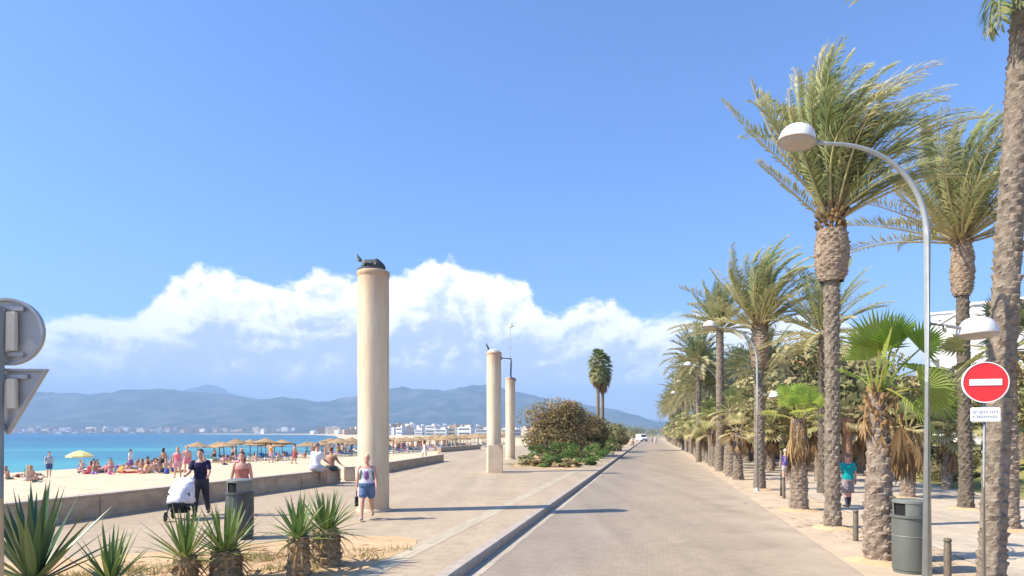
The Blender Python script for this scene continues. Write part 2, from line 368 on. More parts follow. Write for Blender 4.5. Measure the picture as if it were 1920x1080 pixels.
world = bpy.data.worlds.new('World'); scene.world = world; world.use_nodes = True
def build_world():
    N, L = world.node_tree.nodes, world.node_tree.links
    bg = N['Background']; bg.inputs['Strength'].default_value = .094
    sky = N.new('ShaderNodeTexSky'); sky.sky_type = 'NISHITA'; sky.sun_disc = False
    sky.sun_elevation = R(SUN_EL); sky.sun_rotation = R(-102); sky.altitude = 0
    sky.air_density = 1.0; sky.dust_density = 1.0; sky.ozone_density = 2.2
    tc = N.new('ShaderNodeTexCoord'); sp = N.new('ShaderNodeSeparateXYZ'); L.new(tc.outputs['Generated'], sp.inputs[0])
    def mth(op, a, b=None, c=None, clamp=False):
        n = N.new('ShaderNodeMath'); n.operation = op; n.use_clamp = clamp
        for i, v in enumerate((a, b, c)):
            if v is None: continue
            if isinstance(v, (int, float)): n.inputs[i].default_value = v
            else: L.new(v, n.inputs[i])
        return n.outputs[0]
    def rng(v, a, b, c=0.0, d=1.0, smooth=True):
        n = N.new('ShaderNodeMapRange'); n.interpolation_type = 'SMOOTHSTEP' if smooth else 'LINEAR'
        for i, q in enumerate((a, b, c, d)):
            if isinstance(q, (int, float)): n.inputs[i + 1].default_value = q
            else: L.new(q, n.inputs[i + 1])
        L.new(v, n.inputs[0]); return n.outputs[0]
    x, y, z = sp.outputs
    az = mth('ARCTAN2', x, y)
    hh = mth('SQRT', mth('ADD', mth('MULTIPLY', x, x), mth('MULTIPLY', y, y)))
    el = mth('DIVIDE', z, mth('MAXIMUM', hh, .001))
    # outline of the cumulus bank: height of its top (tan of elevation) against azimuth
    prof = [(60, 585), (190, 590), (290, 552), (330, 520), (400, 498), (450, 520), (480, 532), (560, 525), (660, 506), (740, 512), (785, 492), (820, 482), (870, 498),
            (930, 515), (985, 532), (1015, 560), (1040, 580), (1075, 566), (1120, 556), (1165, 572), (1210, 588), (1290, 578), (1400, 590), (1600, 600), (1800, 620)]
    pts = [(-3.1416, .1), (-1.5, .12), (-.8, .13)]
    for qx, qy in prof:
        a = math.atan((qx - 960) / F); pts.append((a, (HOR - qy) / F * math.cos(a)))
    pts += [(.8, .13), (1.4, .16), (2.2, .1), (3.1416, .1)]
    fc = N.new('ShaderNodeFloatCurve'); c = fc.mapping.curves[0]
    c.points[0].location = ((pts[0][0] + math.pi) / (2 * math.pi), pts[0][1] * 3)
    c.points[1].location = ((pts[-1][0] + math.pi) / (2 * math.pi), pts[-1][1] * 3)
    for a, e in pts[1:-1]: c.points.new((a + math.pi) / (2 * math.pi), e * 3)
    fc.mapping.update()
    L.new(mth('DIVIDE', mth('ADD', az, math.pi), 2 * math.pi), fc.inputs['Value'])
    top = mth('DIVIDE', fc.outputs[0], 3)
    cv = N.new('ShaderNodeCombineXYZ'); L.new(az, cv.inputs[0]); L.new(mth('MULTIPLY', el, 1.25), cv.inputs[1])
    def nz(scale, det=6, rough=.55, dist=0.0, off=0.0, st=None):
        n = N.new('ShaderNodeTexNoise'); n.inputs['Scale'].default_value = scale; n.inputs['Detail'].default_value = det; n.inputs['Roughness'].default_value = rough
        n.inputs['Distortion'].default_value = dist
        mp = N.new('ShaderNodeMapping'); mp.inputs['Location'].default_value = (off, off * 1.7, off)
        if st: mp.inputs['Scale'].default_value = st
        L.new(cv.outputs[0], mp.inputs['Vector']); L.new(mp.outputs[0], n.inputs['Vector'])
        return n.outputs['Fac']
    n1 = nz(15, 8, .60, .35, 3.1); n2 = nz(40, 7, .62, .3, 1.3); n3 = nz(11, 8, .6, .4, 7.7); n4 = nz(5, 6, .55, 0, 4.2, (.7, 3.2, 1))
    edge = mth('ADD', mth('MULTIPLY', mth('SUBTRACT', n1, .5), .066), mth('MULTIPLY', mth('SUBTRACT', n2, .5), .026))
    d = mth('SUBTRACT', mth('ADD', top, edge), el)
    a_top = rng(d, -.001, .015)
    a_bot = rng(mth('ADD', el, mth('MULTIPLY', mth('SUBTRACT', n4, .5), .085)), .045, .085)
    left = rng(az, -.62, -.44, .84, 1.0)
    body = rng(mth('ADD', n3, mth('MULTIPLY', rng(d, .0, .06), -.10)), .14, .40, .86, 1.0)
    alpha = mth('MULTIPLY', mth('MULTIPLY', a_top, a_bot), mth('MULTIPLY', left, body))
    st = mth('MULTIPLY', mth('MULTIPLY', rng(n4, .50, .66), .55), mth('MULTIPLY', rng(el, .03, .07), rng(el, .15, .09)))
    alpha = mth('MAXIMUM', alpha, st)
    # cloud light: sunlit white billows, blue-grey hollows and undersides (sun stands at the left)
    def shifted(scale, det, ro, dist, off, sx, sy):
        n = N.new('ShaderNodeTexNoise'); n.inputs['Scale'].default_value = scale; n.inputs['Detail'].default_value = det; n.inputs['Roughness'].default_value = ro; n.inputs['Distortion'].default_value = dist
        mp = N.new('ShaderNodeMapping'); mp.inputs['Location'].default_value = (off + sx, off * 1.7 + sy, off); L.new(cv.outputs[0], mp.inputs['Vector']); L.new(mp.outputs[0], n.inputs['Vector']); return n.outputs['Fac']
    r1 = mth('SUBTRACT', n1, shifted(15, 8, .60, .35, 3.1, -.010, .012)); r2 = mth('SUBTRACT', n2, shifted(40, 7, .62, .3, 1.3, -.004, .005)); r3 = mth('SUBTRACT', n3, shifted(11, 8, .6, .4, 7.7, -.014, .016))
    lit = rng(d, .010, .110, 1.05, .06, False)
    lit = mth('ADD', lit, mth('MULTIPLY', r1, 2.2)); lit = mth('ADD', lit, mth('MULTIPLY', r2, .9)); lit = mth('ADD', lit, mth('MULTIPLY', r3, 2.6)); lit = mth('ADD', lit, mth('MULTIPLY', mth('SUBTRACT', n3, .5), 1.1))
    lit = rng(lit, -.05, 1.0)
    mc = N.new('ShaderNodeMix'); mc.data_type = 'RGBA'; mc.inputs[6].default_value = (CL_D[0], CL_D[1], CL_D[2], 1); mc.inputs[7].default_value = (CL_L[0], CL_L[1], CL_L[2], 1)
    L.new(lit, mc.inputs[0])
    tint = N.new('ShaderNodeMix'); tint.data_type = 'RGBA'; tint.blend_type = 'MULTIPLY'; tint.inputs[0].default_value = 1; tint.inputs[7].default_value = (*SKY_T, 1)
    L.new(sky.outputs[0], tint.inputs[6])
    mx = N.new('ShaderNodeMix'); mx.data_type = 'RGBA'
    L.new(alpha, mx.inputs[0]); L.new(tint.outputs[2], mx.inputs[6]); L.new(mc.outputs[2], mx.inputs[7])
    # milky air low over the horizon
    vl = N.new('ShaderNodeMix'); vl.data_type = 'RGBA'; vl.inputs[7].default_value = (7.8, 8.0, 8.2, 1)
    L.new(rng(el, .0, .15, .6, 0.0), vl.inputs[0]); L.new(mx.outputs[2], vl.inputs[6]); L.new(vl.outputs[2], bg.inputs['Color'])
CL_D = (4.3, 4.8, 5.4); CL_L = (9.4, 9.2, 9.0); SKY_T = (.65, .94, 1.38)
build_world()

vs = scene.view_settings
scene.display_settings.display_device = 'sRGB'
vs.view_transform = 'Standard'; vs.look = 'None'; vs.exposure = 1.02; vs.gamma = 1; vs.use_curve_mapping = False
scene.cycles.max_bounces = 6; scene.cycles.transparent_max_bounces = 8
scene.cycles.volume_bounces = 0
scene.cycles.use_denoising = True

# ------------------------------------------------------------------ setting
def interp(pts, t):
    if t <= pts[0][0]: return pts[0][1]
    for (a, b), (c, d) in zip(pts, pts[1:]):
        if t <= c: return b + (d - b) * (t - a) / (c - a)
    return pts[-1][1]
SHORE = [(-80, -76), (0, -59), (60, -46.5), (100, -38.5), (150, -36), (250, -55), (500, -130), (900, -240), (1500, -450), (2500, -1200)]
EDGE = [(-60, -31), (0, -15.5), (30, -7.9), (38.7, -7.2), (52.6, -5.5), (62, -6.4), (77, -8.2), (93, -4.6), (140, 6), (200, 18)]   # seaward edge of the promenade
def shore(Y): return interp(SHORE, Y)
def edge(Y): return interp(EDGE, Y)
PZ = .17         # promenade level
SEA = -1.25
def sand_z(X, Y):
    d = X - shore(Y)
    return max(-2.6, min(.10, SEA + 1.35 * d / 40.0 if d > 0 else SEA + d * .07))
def sandpt(x, y):
    """point of the beach seen at photo pixel x, y"""
    Y = gy(y, -.4)
    for _ in range(8):
        Y = gy(y, sand_z(px(x, Y), Y))
    X = px(x, Y)
    return Vector((X, Y, sand_z(X, Y)))

def build_setting():
    # sea: one sheet to the far shore and beyond
    poly_sheet('sea', [(-14000, -400), (400, -400), (400, 2400), (3000, 9000), (-14000, 9000)], SEA, M['sea'])
    # beach
    bm = bmesh.new()
    Ys = [-60, -30] + list(range(-10, 130, 4)) + list(range(130, 300, 12)) + [320, 360, 420, 500, 600, 750, 900, 1150, 1500, 2000, 2500]
    rows = []
    for Y in Ys:
        s = shore(Y); row = []
        for i in range(22):
            if i < 18: d = -18 + 60 * i / 17
            else: d = 42 + (i - 17) * 9
            X = min(s + d, edge(Y) + 1.2 + .001 * i)
            z = sand_z(X, Y) + (mnoise.noise(Vector((X * .3, Y * .3, 0))) * .05 if d > 3 and Y < 200 else 0)
            row.append(bm.verts.new((X, Y, z)))
        rows.append(row)
    for a, b in zip(rows, rows[1:]):
        for i in range(21): bm.faces.new((a[i], a[i + 1], b[i + 1], b[i]))
    o = ob('beach', bm, M['sand'], smooth=True); o['kind'] = 'structure'
    # general ground inland, one sheet to the far hills
    pts = [(9000, -300), (9000, 9500), (-5000, 9500), (-5000, 3400), (-2300, 3000)] 
    for Y in (2500, 1500, 900, 500, 250, 150, 100, 60, 0, -60, -300):
        pts.append(((shore(Y) + 40) if Y > -100 else -60, Y))
    poly_sheet('ground', pts, -.06, M['ground'])
    Y0, Y1 = -25.0, 330.0
    def band(name, u0, u1, z, mat, a=Y0, b=Y1):
        return poly_sheet(name, [(kx(a) + 3.17 + u0, a), (kx(a) + 3.17 + u1, a), (kx(b) + 3.17 + u1, b), (kx(b) + 3.17 + u0, b)], z, mat)
    band('road', -3.17, 3.55, 0.0, M['road'])
    band('gutter_strip', -3.17, -2.9, .004, M['gutter'])
    band('sandy_verge', 3.55, 5.9, .004, M['verge'])
    band('right_walkway', 5.9, 16.5, .012, M['walk'], Y0, 140)
    # kerb with real height
    bm = bmesh.new()
    seg = 110
    for i in range(seg):
        a = Y0 + (Y1 - Y0) * (i / seg) ** 1.6; b = Y0 + (Y1 - Y0) * ((i + 1) / seg) ** 1.6 - .012
        pr = [(-3.40, -.1), (-3.40, PZ + .004), (-3.20, PZ + .004), (-3.17, PZ - .025), (-3.17, -.1)]
        A = [bm.verts.new((kx(a) + 3.17 + u, a, z)) for u, z in pr]; B = [bm.verts.new((kx(b) + 3.17 + u, b, z)) for u, z in pr]
        for k in range(4): bm.faces.new((A[k], B[k], B[k + 1], A[k + 1]))
        bm.faces.new(A); bm.faces.new(B[::-1])
    o = ob('kerb', bm, M['kerb']); o['kind'] = 'structure'
    # promenade
    left = [(edge(Y), Y) for Y in (-25, 0, 30, 38.7, 52.6, 62, 77, 93, 140, 200)]
    pts = left + [(kx(Y1) - .23, Y1), (kx(Y0) - .23, Y0)]
    bm = bmesh.new()
    vt = [bm.verts.new((x, y, PZ)) for x, y in pts]
    f = bm.faces.new(vt)
    r = bmesh.ops.extrude_face_region(bm, geom=[f])
    for v in r['geom']:
        if isinstance(v, bmesh.types.BMVert): v.co.z = -.4
    bmesh.ops.triangulate(bm, faces=bm.faces[:])
    bmesh.ops.recalc_face_normals(bm, faces=bm.faces[:])
    o = ob('promenade', bm, M['prom']); o['kind'] = 'structure'
    band('pavement_strip', -4.72, -4.32, PZ + .004, M['strip'])
    # planting beds: earth
    def bed(name, pts, z, mat):
        o = poly_sheet(name, pts, z, mat); return o
    bedA = [(-3.95, 3), (kx(13.3) - 1.55, 13.3), (kx(13.9) - 1.75, 13.9), (-2.4, 14.35), (-3.4, 14.35), (-4.6, 13.9), (-6.4, 12.6), (-9.2, 11.2), (-12, 9), (-12, 3)]
    bed('planting_bed', bedA, PZ + .008, M['earth'])
    bedB = [(kx(40) - 1.6, 40.2), (kx(41) - 1.56, 41), (kx(260) - 1.56, 260), (kx(260) - 14, 260), (kx(120) - 13, 120), (kx(62) - 9.3, 62), (kx(48) - 6.6, 48), (kx(43.5) - 6.2, 43.5)]
    bed('planting_bed', bedB, PZ + .008, M['earth'])
    # lawn mound on the right, behind the walkway
    bm = bmesh.new(); nx, ny = 26, 40; g = []
    for j in range(ny + 1):
        Y = 24 + j * 3.0; row = []
        for i in range(nx + 1):
            u = 13.0 + i * 1.1; X = u + .211 * Y
            t = min(1, max(0, (u - 13.0) / 8)); t = t * t * (3 - 2 * t); s = min(1, max(0, (Y - 24) / 6)); s = s * s * (3 - 2 * s)
            row.append(bm.verts.new((X, Y, .02 + 1.25 * t * s + .12 * mnoise.noise(Vector((X * .25, Y * .25, 3))) * t * s)))
        g.append(row)
    for a, b in zip(g, g[1:]):
        for i in range(nx): bm.faces.new((a[i], a[i + 1], b[i + 1], b[i]))
    o = ob('lawn', bm, M['lawn'], smooth=True); o['kind'] = 'structure'
    # hills
    near = [(-500, 770), (-250, 752), (0, 764), (60, 757), (100, 751), (150, 753), (200, 749), (250, 745), (300, 742), (350, 741), (400, 747), (460, 754), (500, 751), (550, 750), (590, 754), (640, 757), (670, 752), (730, 738), (760, 742), (790, 747),
            (830, 745), (860, 741), (890, 736), (925, 734), (960, 741), (1000, 751), (1040, 762), (1090, 766), (1130, 768), (1165, 774), (1200, 787), (1300, 792), (1500, 780), (1900, 760), (2400, 740), (3000, 760)]
    far = [(-700, 740), (-300, 720), (0, 752), (40, 745), (75, 736), (120, 735), (150, 740), (180, 752), (240, 756), (290, 746), (330, 737), (355, 728), (380, 723), (400, 721), (412, 725), (428, 737), (450, 745), (500, 758), (700, 765), (1200, 790), (3000, 780)]
    def hill(name, prof, Yf, Yr, Yb, n, mat, rough):
        bm = bmesh.new(); rows = []
        nr = 26
        for j in range(nr + 1):
            t = j / nr
            Y = Yf + (Yb - Yf) * t; row = []
            tr = (Yr - Yf) / (Yb - Yf)
            sh = math.sin(min(1, t / tr) * math.pi / 2) ** 1.5 if t <= tr else max(0, 1 - ((t - tr) / (1 - tr)) ** 2)
            for i in range(n + 1):
                xx = prof[0][0] + (prof[-1][0] - prof[0][0]) * i / n
                X = (xx - 960) / F * Yr * (.80 + .2 * Y / Yr)
                hgt = (HOR - interp(prof, xx)) / F * Yr + H
                nn = mnoise.fractal(Vector((X * .0011, Y * .0011, 5)), 1.0, 2.1, 6)
                z = hgt * sh * (1 + rough * nn * (1 - sh * .75)) + 30 * nn * sh * (.6 if abs(t - tr) < .04 else 1)
                row.append(bm.verts.new((X, Y, z - 3 if 0 < j < nr else -6)))
            rows.append(row)
        for a, b in zip(rows, rows[1:]):
            for i in range(n): bm.faces.new((a[i], a[i + 1], b[i + 1], b[i]))
        o = ob(name, bm, mat, smooth=True); o['kind'] = 'structure'
    hill('hills', near, 3300, 5600, 7200, 700, M['hill'], .9)
    hill('mountains', far, 7000, 8600, 9900, 600, M['hill'], .5)
    # air
    bm = bmesh.new(); box(bm, (-1000, 4850, 315), (15600, 10500, 660))
    hz = bpy.data.materials.new('air'); N, L = nodes_of(hz)
    N.remove(N['Principled BSDF'])
    v = N.new('ShaderNodeVolumePrincipled'); v.inputs['Color'].default_value = (*HAZE_C, 1); v.inputs['Density'].default_value = HAZE_D
    v.inputs['Anisotropy'].default_value = 0.0
    L.new(v.outputs[0], N['Material Output'].inputs['Volume'])
    o = ob('haze', bm, hz); o['kind'] = 'stuff'
HAZE_C = (.43, .66, 1.0); HAZE_D = 2.2e-4
build_setting()

# ------------------------------------------------------------------ beach walls
def wall(A, B, h, th, label, z0=0.0):
    A = Vector((*A, 0)); B = Vector((*B, 0)); d = (B - A).normalized(); n = Vector((-d.y, d.x, 0))
    r = empty('beach_wall', (A.x, A.y, z0), 0, label, 'wall', 'low walls between promenade and beach')
    L_ = (B - A).length; ns = max(1, int(L_ / 3.2))
    rot = math.atan2(d.y, d.x)
    bm = bmesh.new()
    for i in range(ns):
        a = L_ * i / ns; b = L_ * (i + 1) / ns - .015
        box(bm, d * ((a + b) / 2) + n * (th / 2) + Vector((0, 0, h / 2 - .1)), (b - a, th, h + .2 - .0), rot, bev=.015)
    ob('wall_body', bm, M['concrete'], r)
    bm = bmesh.new()
    for i in range(ns):
        a = L_ * i / ns; b = L_ * (i + 1) / ns - .02
        box(bm, d * ((a + b) / 2) + n * (th / 2) + Vector((0, 0, h + .028)), (b - a, th + .05, .05), rot, bev=.01)
    ob('wall_coping', bm, M['cap'], r)
    return r
wall((-16.6, -4), (-7.75, 30.2), .56, .42, 'long grey concrete beach wall running behind the stroller and the spiky plants', PZ)
wall((-7.2, 37.0), (-5.4, 52.8), .50, .42, 'short concrete wall ending between the tallest-looking column and the second column', PZ)
wall((-8.2, 77), (-4.4, 94), .55, .42, 'low far wall at the edge of the parasol beach beside the second column', PZ)

def stone_post():
    r = empty('stone_post', (-7.6, 31.2, PZ), RZ, 'pale squat stone block closing the gap at the end of the long wall', 'bollard')
    bm = bmesh.new(); box(bm, (0, 0, .30), (.5, .45, .6), bev=.04); ob('block', bm, M['plinth'], r)
    bm = bmesh.new(); box(bm, (0, 0, .635), (.56, .5, .06), bev=.02); ob('cap', bm, M['cap'], r)
stone_post()

# ------------------------------------------------------------------ columns
def column(X, Y, ztop, rad, label):
    r = empty('stone_column', (X, Y, PZ), 0, label, 'column', 'columns along the promenade')
    h = ztop - PZ
    bm = bmesh.new()
    prof = [(rad, -.05), (rad, .05)] + [(rad * (1 + .004 * math.sin(i * 1.7)), .05 + (h - .20) * i / 14) for i in range(1, 15)]
    lathe(bm, prof, 40); ob('shaft', bm, M['column'], r, smooth=True)
    bm = bmesh.new()
    lathe(bm, [(rad + .003, h - .16), (rad + .005, h - .14), (rad + .02, h - .12), (rad + .02, h - .02), (rad, h), (.02, h + .01)], 40)
    bm2 = bm; ob('stained_top', bm2, M['rust'], r, smooth=True)
    bm = bmesh.new(); lathe(bm, [(rad + .05, -.02), (rad + .05, .06), (rad + .003, .09)], 40); ob('footing', bm, M['plinth'], r, smooth=True)
    return r
column(-3.97, 19.1, 7.02, .443, 'nearest and largest pale round column with a dark sculpture on top')
column(-1.04, 38.4, 7.05, .415, 'second round column standing behind a squat stone pier')
column(-.14, 57.0, 7.13, .41, 'farthest and palest round column beside the planted bed')

def blob(bm, pts, seg=8):
    """tapered organic limb through (point, radius) pairs"""
    P = [Vector(p) for p, _ in pts]; rr = [r for _, r in pts]
    tube(bm, P, rr, seg)

def remesh_obj(name, bm, vox, mats, parent=None, smooth=6):
    me = bpy.data.meshes.new('tmp'); bm.to_mesh(me); bm.free()
    o = bpy.data.objects.new('tmp', me); COL.objects.link(o)
    m = o.modifiers.new('r', 'REMESH'); m.mode = 'VOXEL'; m.voxel_size = vox
    s = o.modifiers.new('s', 'SMOOTH'); s.iterations = smooth; s.factor = .5
    dg = bpy.context.evaluated_depsgraph_get()
    out = bpy.data.meshes.new_from_object(o.evaluated_get(dg))
    bpy.data.objects.remove(o); bpy.data.meshes.remove(me)
    out.polygons.foreach_set('use_smooth', [True] * len(out.polygons))
    out.materials.clear()
    if name is None: return out
    return link(name, out, mats, parent)

def sculpture(X, Y, Z):
    r = empty('bronze_sculpture', (X, Y, Z), 0, 'dark bronze crouching animal sculpture on top of the nearest column', 'sculpture')
    bm = bmesh.new()
    blob(bm, [((-.30, 0, .12), .05), ((-.20, 0, .20), .13), ((0, 0, .19), .14), ((.16, 0, .22), .13), ((.30, 0, .12), .09), ((.38, 0, .04), .05)])
    blob(bm, [((-.20, 0, .2), .09), ((-.34, 0, .30), .07), ((-.41, 0, .44), .03), ((-.44, .02, .52), .008)])
    for s in (-1, 1):
        blob(bm, [((-.2, s * .08, .14), .06), ((-.26, s * .12, .0), .04)])
        blob(bm, [((.14, s * .09, .16), .08), ((.22, s * .13, .03), .05)])
    blob(bm, [((.12, 0, .26), .09), ((.16, 0, .34), .07)])
    remesh_obj('body', bm, .022, M['bronze'], r, 3)
    bm = bmesh.new(); lathe(bm, [(.40, -.03), (.40, .03), (.36, .05), (.01, .05)], 20); ob('base_plate', bm, M['bronze'], r)
sculpture(-3.97 - .05, 19.1, 7.05)

def horn(X, Y, Z):
    r = tag(empty('bronze_horn', (X, Y, Z)), 'small dark curved bronze spike on the second column', 'sculpture')
    bm = bmesh.new(); tube(bm, [V(-.26, 0, -.02), V(-.30, 0, .12), V(-.36, 0, .28), V(-.44, 0, .42), V(-.46, 0, .50)], [.07, .06, .05, .035, .01], 8); ob('spike', bm, M['bronze'], r, smooth=True)
    bm = bmesh.new(); lathe(bm, [(.34, -.03), (.34, .05), (.30, .09), (.01, .09)], 20); ob('white_cap', bm, M['white'], r)
horn(-1.04, 38.4, 7.09)

def bracket(X, Y):
    r = tag(empty('pipe_bracket', (X, Y, 0)), 'blue grey angled pipe fixed to the side of the second column', 'bracket')
    bm = bmesh.new()
    tube(bm, [V(.40, 0, 6.72), V(.98, 0, 6.68), V(.99, 0, 6.62), V(.97, 0, 5.72), V(.99, 0, 5.6), V(1.28, 0, 5.42)], .05, 8); ob('pipe', bm, M['pipe'], r, smooth=True)
    bm = bmesh.new(); box(bm, (.43, 0, 6.72), (.05, .22, .22), bev=.01); ob('wall_flange', bm, M['pipe'], r)
bracket(-1.04, 38.4)

def gull_mast(X, Y, Z):
    r = tag(empty('weather_vane', (X, Y, Z)), 'thin pale mast with a white winged figure above the farthest column', 'weather vane')
    bm = bmesh.new(); tube(bm, [V(0, 0, 0), V(0, 0, 4.25)], [.03, .018], 8)
    for z in (2.5, 3.25): tube(bm, [V(-.22, 0, z), V(.22, 0, z)], .014, 6)
    ob('mast', bm, M['galv'], r)
    bm = bmesh.new()
    blob(bm, [((-.22, 0, 4.3), .03), ((-.08, 0, 4.34), .10), ((.12, 0, 4.38), .12), ((.24, 0, 4.46), .08), ((.32, 0, 4.45), .02)])
    blob(bm, [((.08, -.05, 4.4), .09), ((.14, -.3, 4.6), .07), ((.06, -.55, 4.58), .02)])
    blob(bm, [((.08, .05, 4.4), .09), ((.14, .3, 4.6), .07), ((.06, .55, 4.58), .02)])
    remesh_obj('winged_figure', bm, .03, M['white'], r, 2)
gull_mast(-.14, 57.0, 7.14)

def pier():
    r = empty('stone_pier', (-.92, 37.2, PZ), 0, 'squat square cream stone pier in front of the second column', 'pier')
    bm = bmesh.new(); box(bm, (0, 0, .76), (.80, .5, 1.6), bev=.02); ob('shaft', bm, M['plinth'], r)
    bm = bmesh.new(); box(bm, (.28, -.05, 1.585), (.34, .52, .05), bev=.012); ob('cap', bm, M['cap'], r)
pier()

# ------------------------------------------------------------------ road furniture
def street_lamp(X, Y, label, first=[None]):
    if first[0] is None:
        r = empty('street_lamp', (0, 0, 0)); first[0] = r
        bm = bmesh.new()
        pts = [V(0, 0, 0), V(0, 0, 5.35)]
        rad = [.070, .048]
        n = 14
        for i in range(1, n + 1):     # swan neck over the road
            a = math.pi / 2 * (1 - i / n) * 1.0
            pts.append(V(-1.5 + 1.5 * math.sin(a) ** .9 if a > 0 else -1.5, 0, 5.35 + 1.42 * math.cos(a) ** .95)); rad.append(.048 - .020 * i / n)
        pts.append(V(-1.72, 0, 6.79)); rad.append(.03)
        tube(bm, pts, rad, 12); ob('pole', bm, M['galv'], r, smooth=True)
        bm = bmesh.new(); lathe(bm, [(.13, 0), (.13, .02), (.085, .03), (.085, .12), (.074, .14)], 16); ob('base_collar', bm, M['galv'], r, smooth=True)
        def head(cx, cz, tilt, name):
            e = []
            T = Matrix.Translation((cx, 0, cz)) @ Matrix.Rotation(tilt, 4, 'Y')
            bm = bmesh.new(); lathe(bm, [(.265, 0), (.262, .05), (.24, .13), (.19, .20), (.11, .245), (.03, .26), (.001, .262)], 28); bm.transform(T)
            h = ob(name, bm, M['lampwhite'], r, smooth=True)
            bm = bmesh.new(); lathe(bm, [(.258, -.012), (.24, -.045), (.15, -.075), (.001, -.085)], 24); bm.transform(T); ob('diffuser', bm, M['lampglass'], h, smooth=True)
            bm = bmesh.new(); lathe(bm, [(.262, .012), (.276, .008), (.276, -.018), (.258, -.014)], 28); bm.transform(T); ob('rim', bm, M['lampglass'], h, smooth=True)
        head(-1.97, 6.80, R(8), 'lamp_head')
        bm = bmesh.new(); tube(bm, [V(.05, 0, 4.05), V(.30, 0, 4.02), V(.52, 0, 3.98)], .026, 8); tube(bm, [V(.26, 0, 4.02), V(.26, 0, 3.93)], .03, 8); ob('side_arm', bm, M['galv'], r, smooth=True)
        head(.76, 3.90, R(-2), 'lamp_head')
        c = r
    else: c = copy_tree(first[0])
    c.location = (X, Y, 0)
    tag(c, label, 'street lamp', 'swan neck street lamps along the palm row')
    return c
street_lamp(6.27, 10.07, 'nearest tall grey swan neck street lamp beside the right-hand litter bin')
street_lamp(10.15, 27.6, 'second street lamp, its pole touching the palm trunk row')
street_lamp(13.45, 43.5, 'third street lamp, half hidden by date palm fronds')
street_lamp(16.7, 58.6, 'fourth street lamp, small white head above the palm row')
street_lamp(19.9, 74.0, 'farthest small street lamp near the end of the palm row')

def no_entry():
    r = empty('no_entry_sign', (6.53, 9.2, 0), -.28, 'red round no entry sign with small white plate on grey post', 'traffic sign')
    bm = bmesh.new(); tube(bm, [V(0, 0.035, 0), V(0, .035, 3.3)], .027, 12); ob('post', bm, M['galv'], r, smooth=True)
    zc = 3.10; RR = .283
    bm = bmesh.new(); lathe(bm, [(.001, 0), (RR - .012, 0), (RR - .012, .004)], 48); bm.transform(Matrix.Translation((0, -.012, zc)) @ Matrix.Rotation(R(90), 4, 'X')); f = ob('sign_face', bm, M['red'], r, smooth=False)
    bm = bmesh.new(); lathe(bm, [(RR - .014, .007), (RR, .007), (RR, -.03), (RR - .014, -.03), (.001, -.03)], 48); bm.transform(Matrix.Translation((0, -.012, zc)) @ Matrix.Rotation(R(90), 4, 'X')); ob('sign_rim', bm, M['white'], r, smooth=False)
    bm = bmesh.new(); box(bm, (0, -.018, zc), (.395, .006, .092), bev=.003); ob('white_bar', bm, M['white'], r)
    bm = bmesh.new(); box(bm, (0, -.008, 2.655), (.36, .016, .20), bev=.012); p = ob('text_plate', bm, M['white'], r)
    q = random.Random(3)
    for z, x0, x1 in ((2.687, -.145, .145), (2.625, -.145, .125)):
        x = x0; bm = bmesh.new()
        while x < x1:
            w = q.choice((.014, .017, .02))
            hh = q.choice((.030, .034, .026))
            # strokes of one small illegible letter
            box(bm, (x, -.0175, z), (.005, .002, hh)); box(bm, (x + w * .6, -.0175, z + hh * .35), (w * .5, .002, .006))
            if q.random() < .6: box(bm, (x + w * .6, -.0175, z - hh * .3), (w * .5, .002, .006))
            x += w + .010
            if q.random() < .16 and x < x1 - .05: ob('lettering', bm, M['inkblue'], p); bm = bmesh.new(); x += .02
        ob('lettering', bm, M['inkblue'], p)
    for z in (2.655, 3.17):
        bm = bmesh.new(); tube(bm, [V(0, .035, z - .02), V(0, .035, z + .02)], .04, 10); ob('clamp', bm, M['galv'], r)
no_entry()

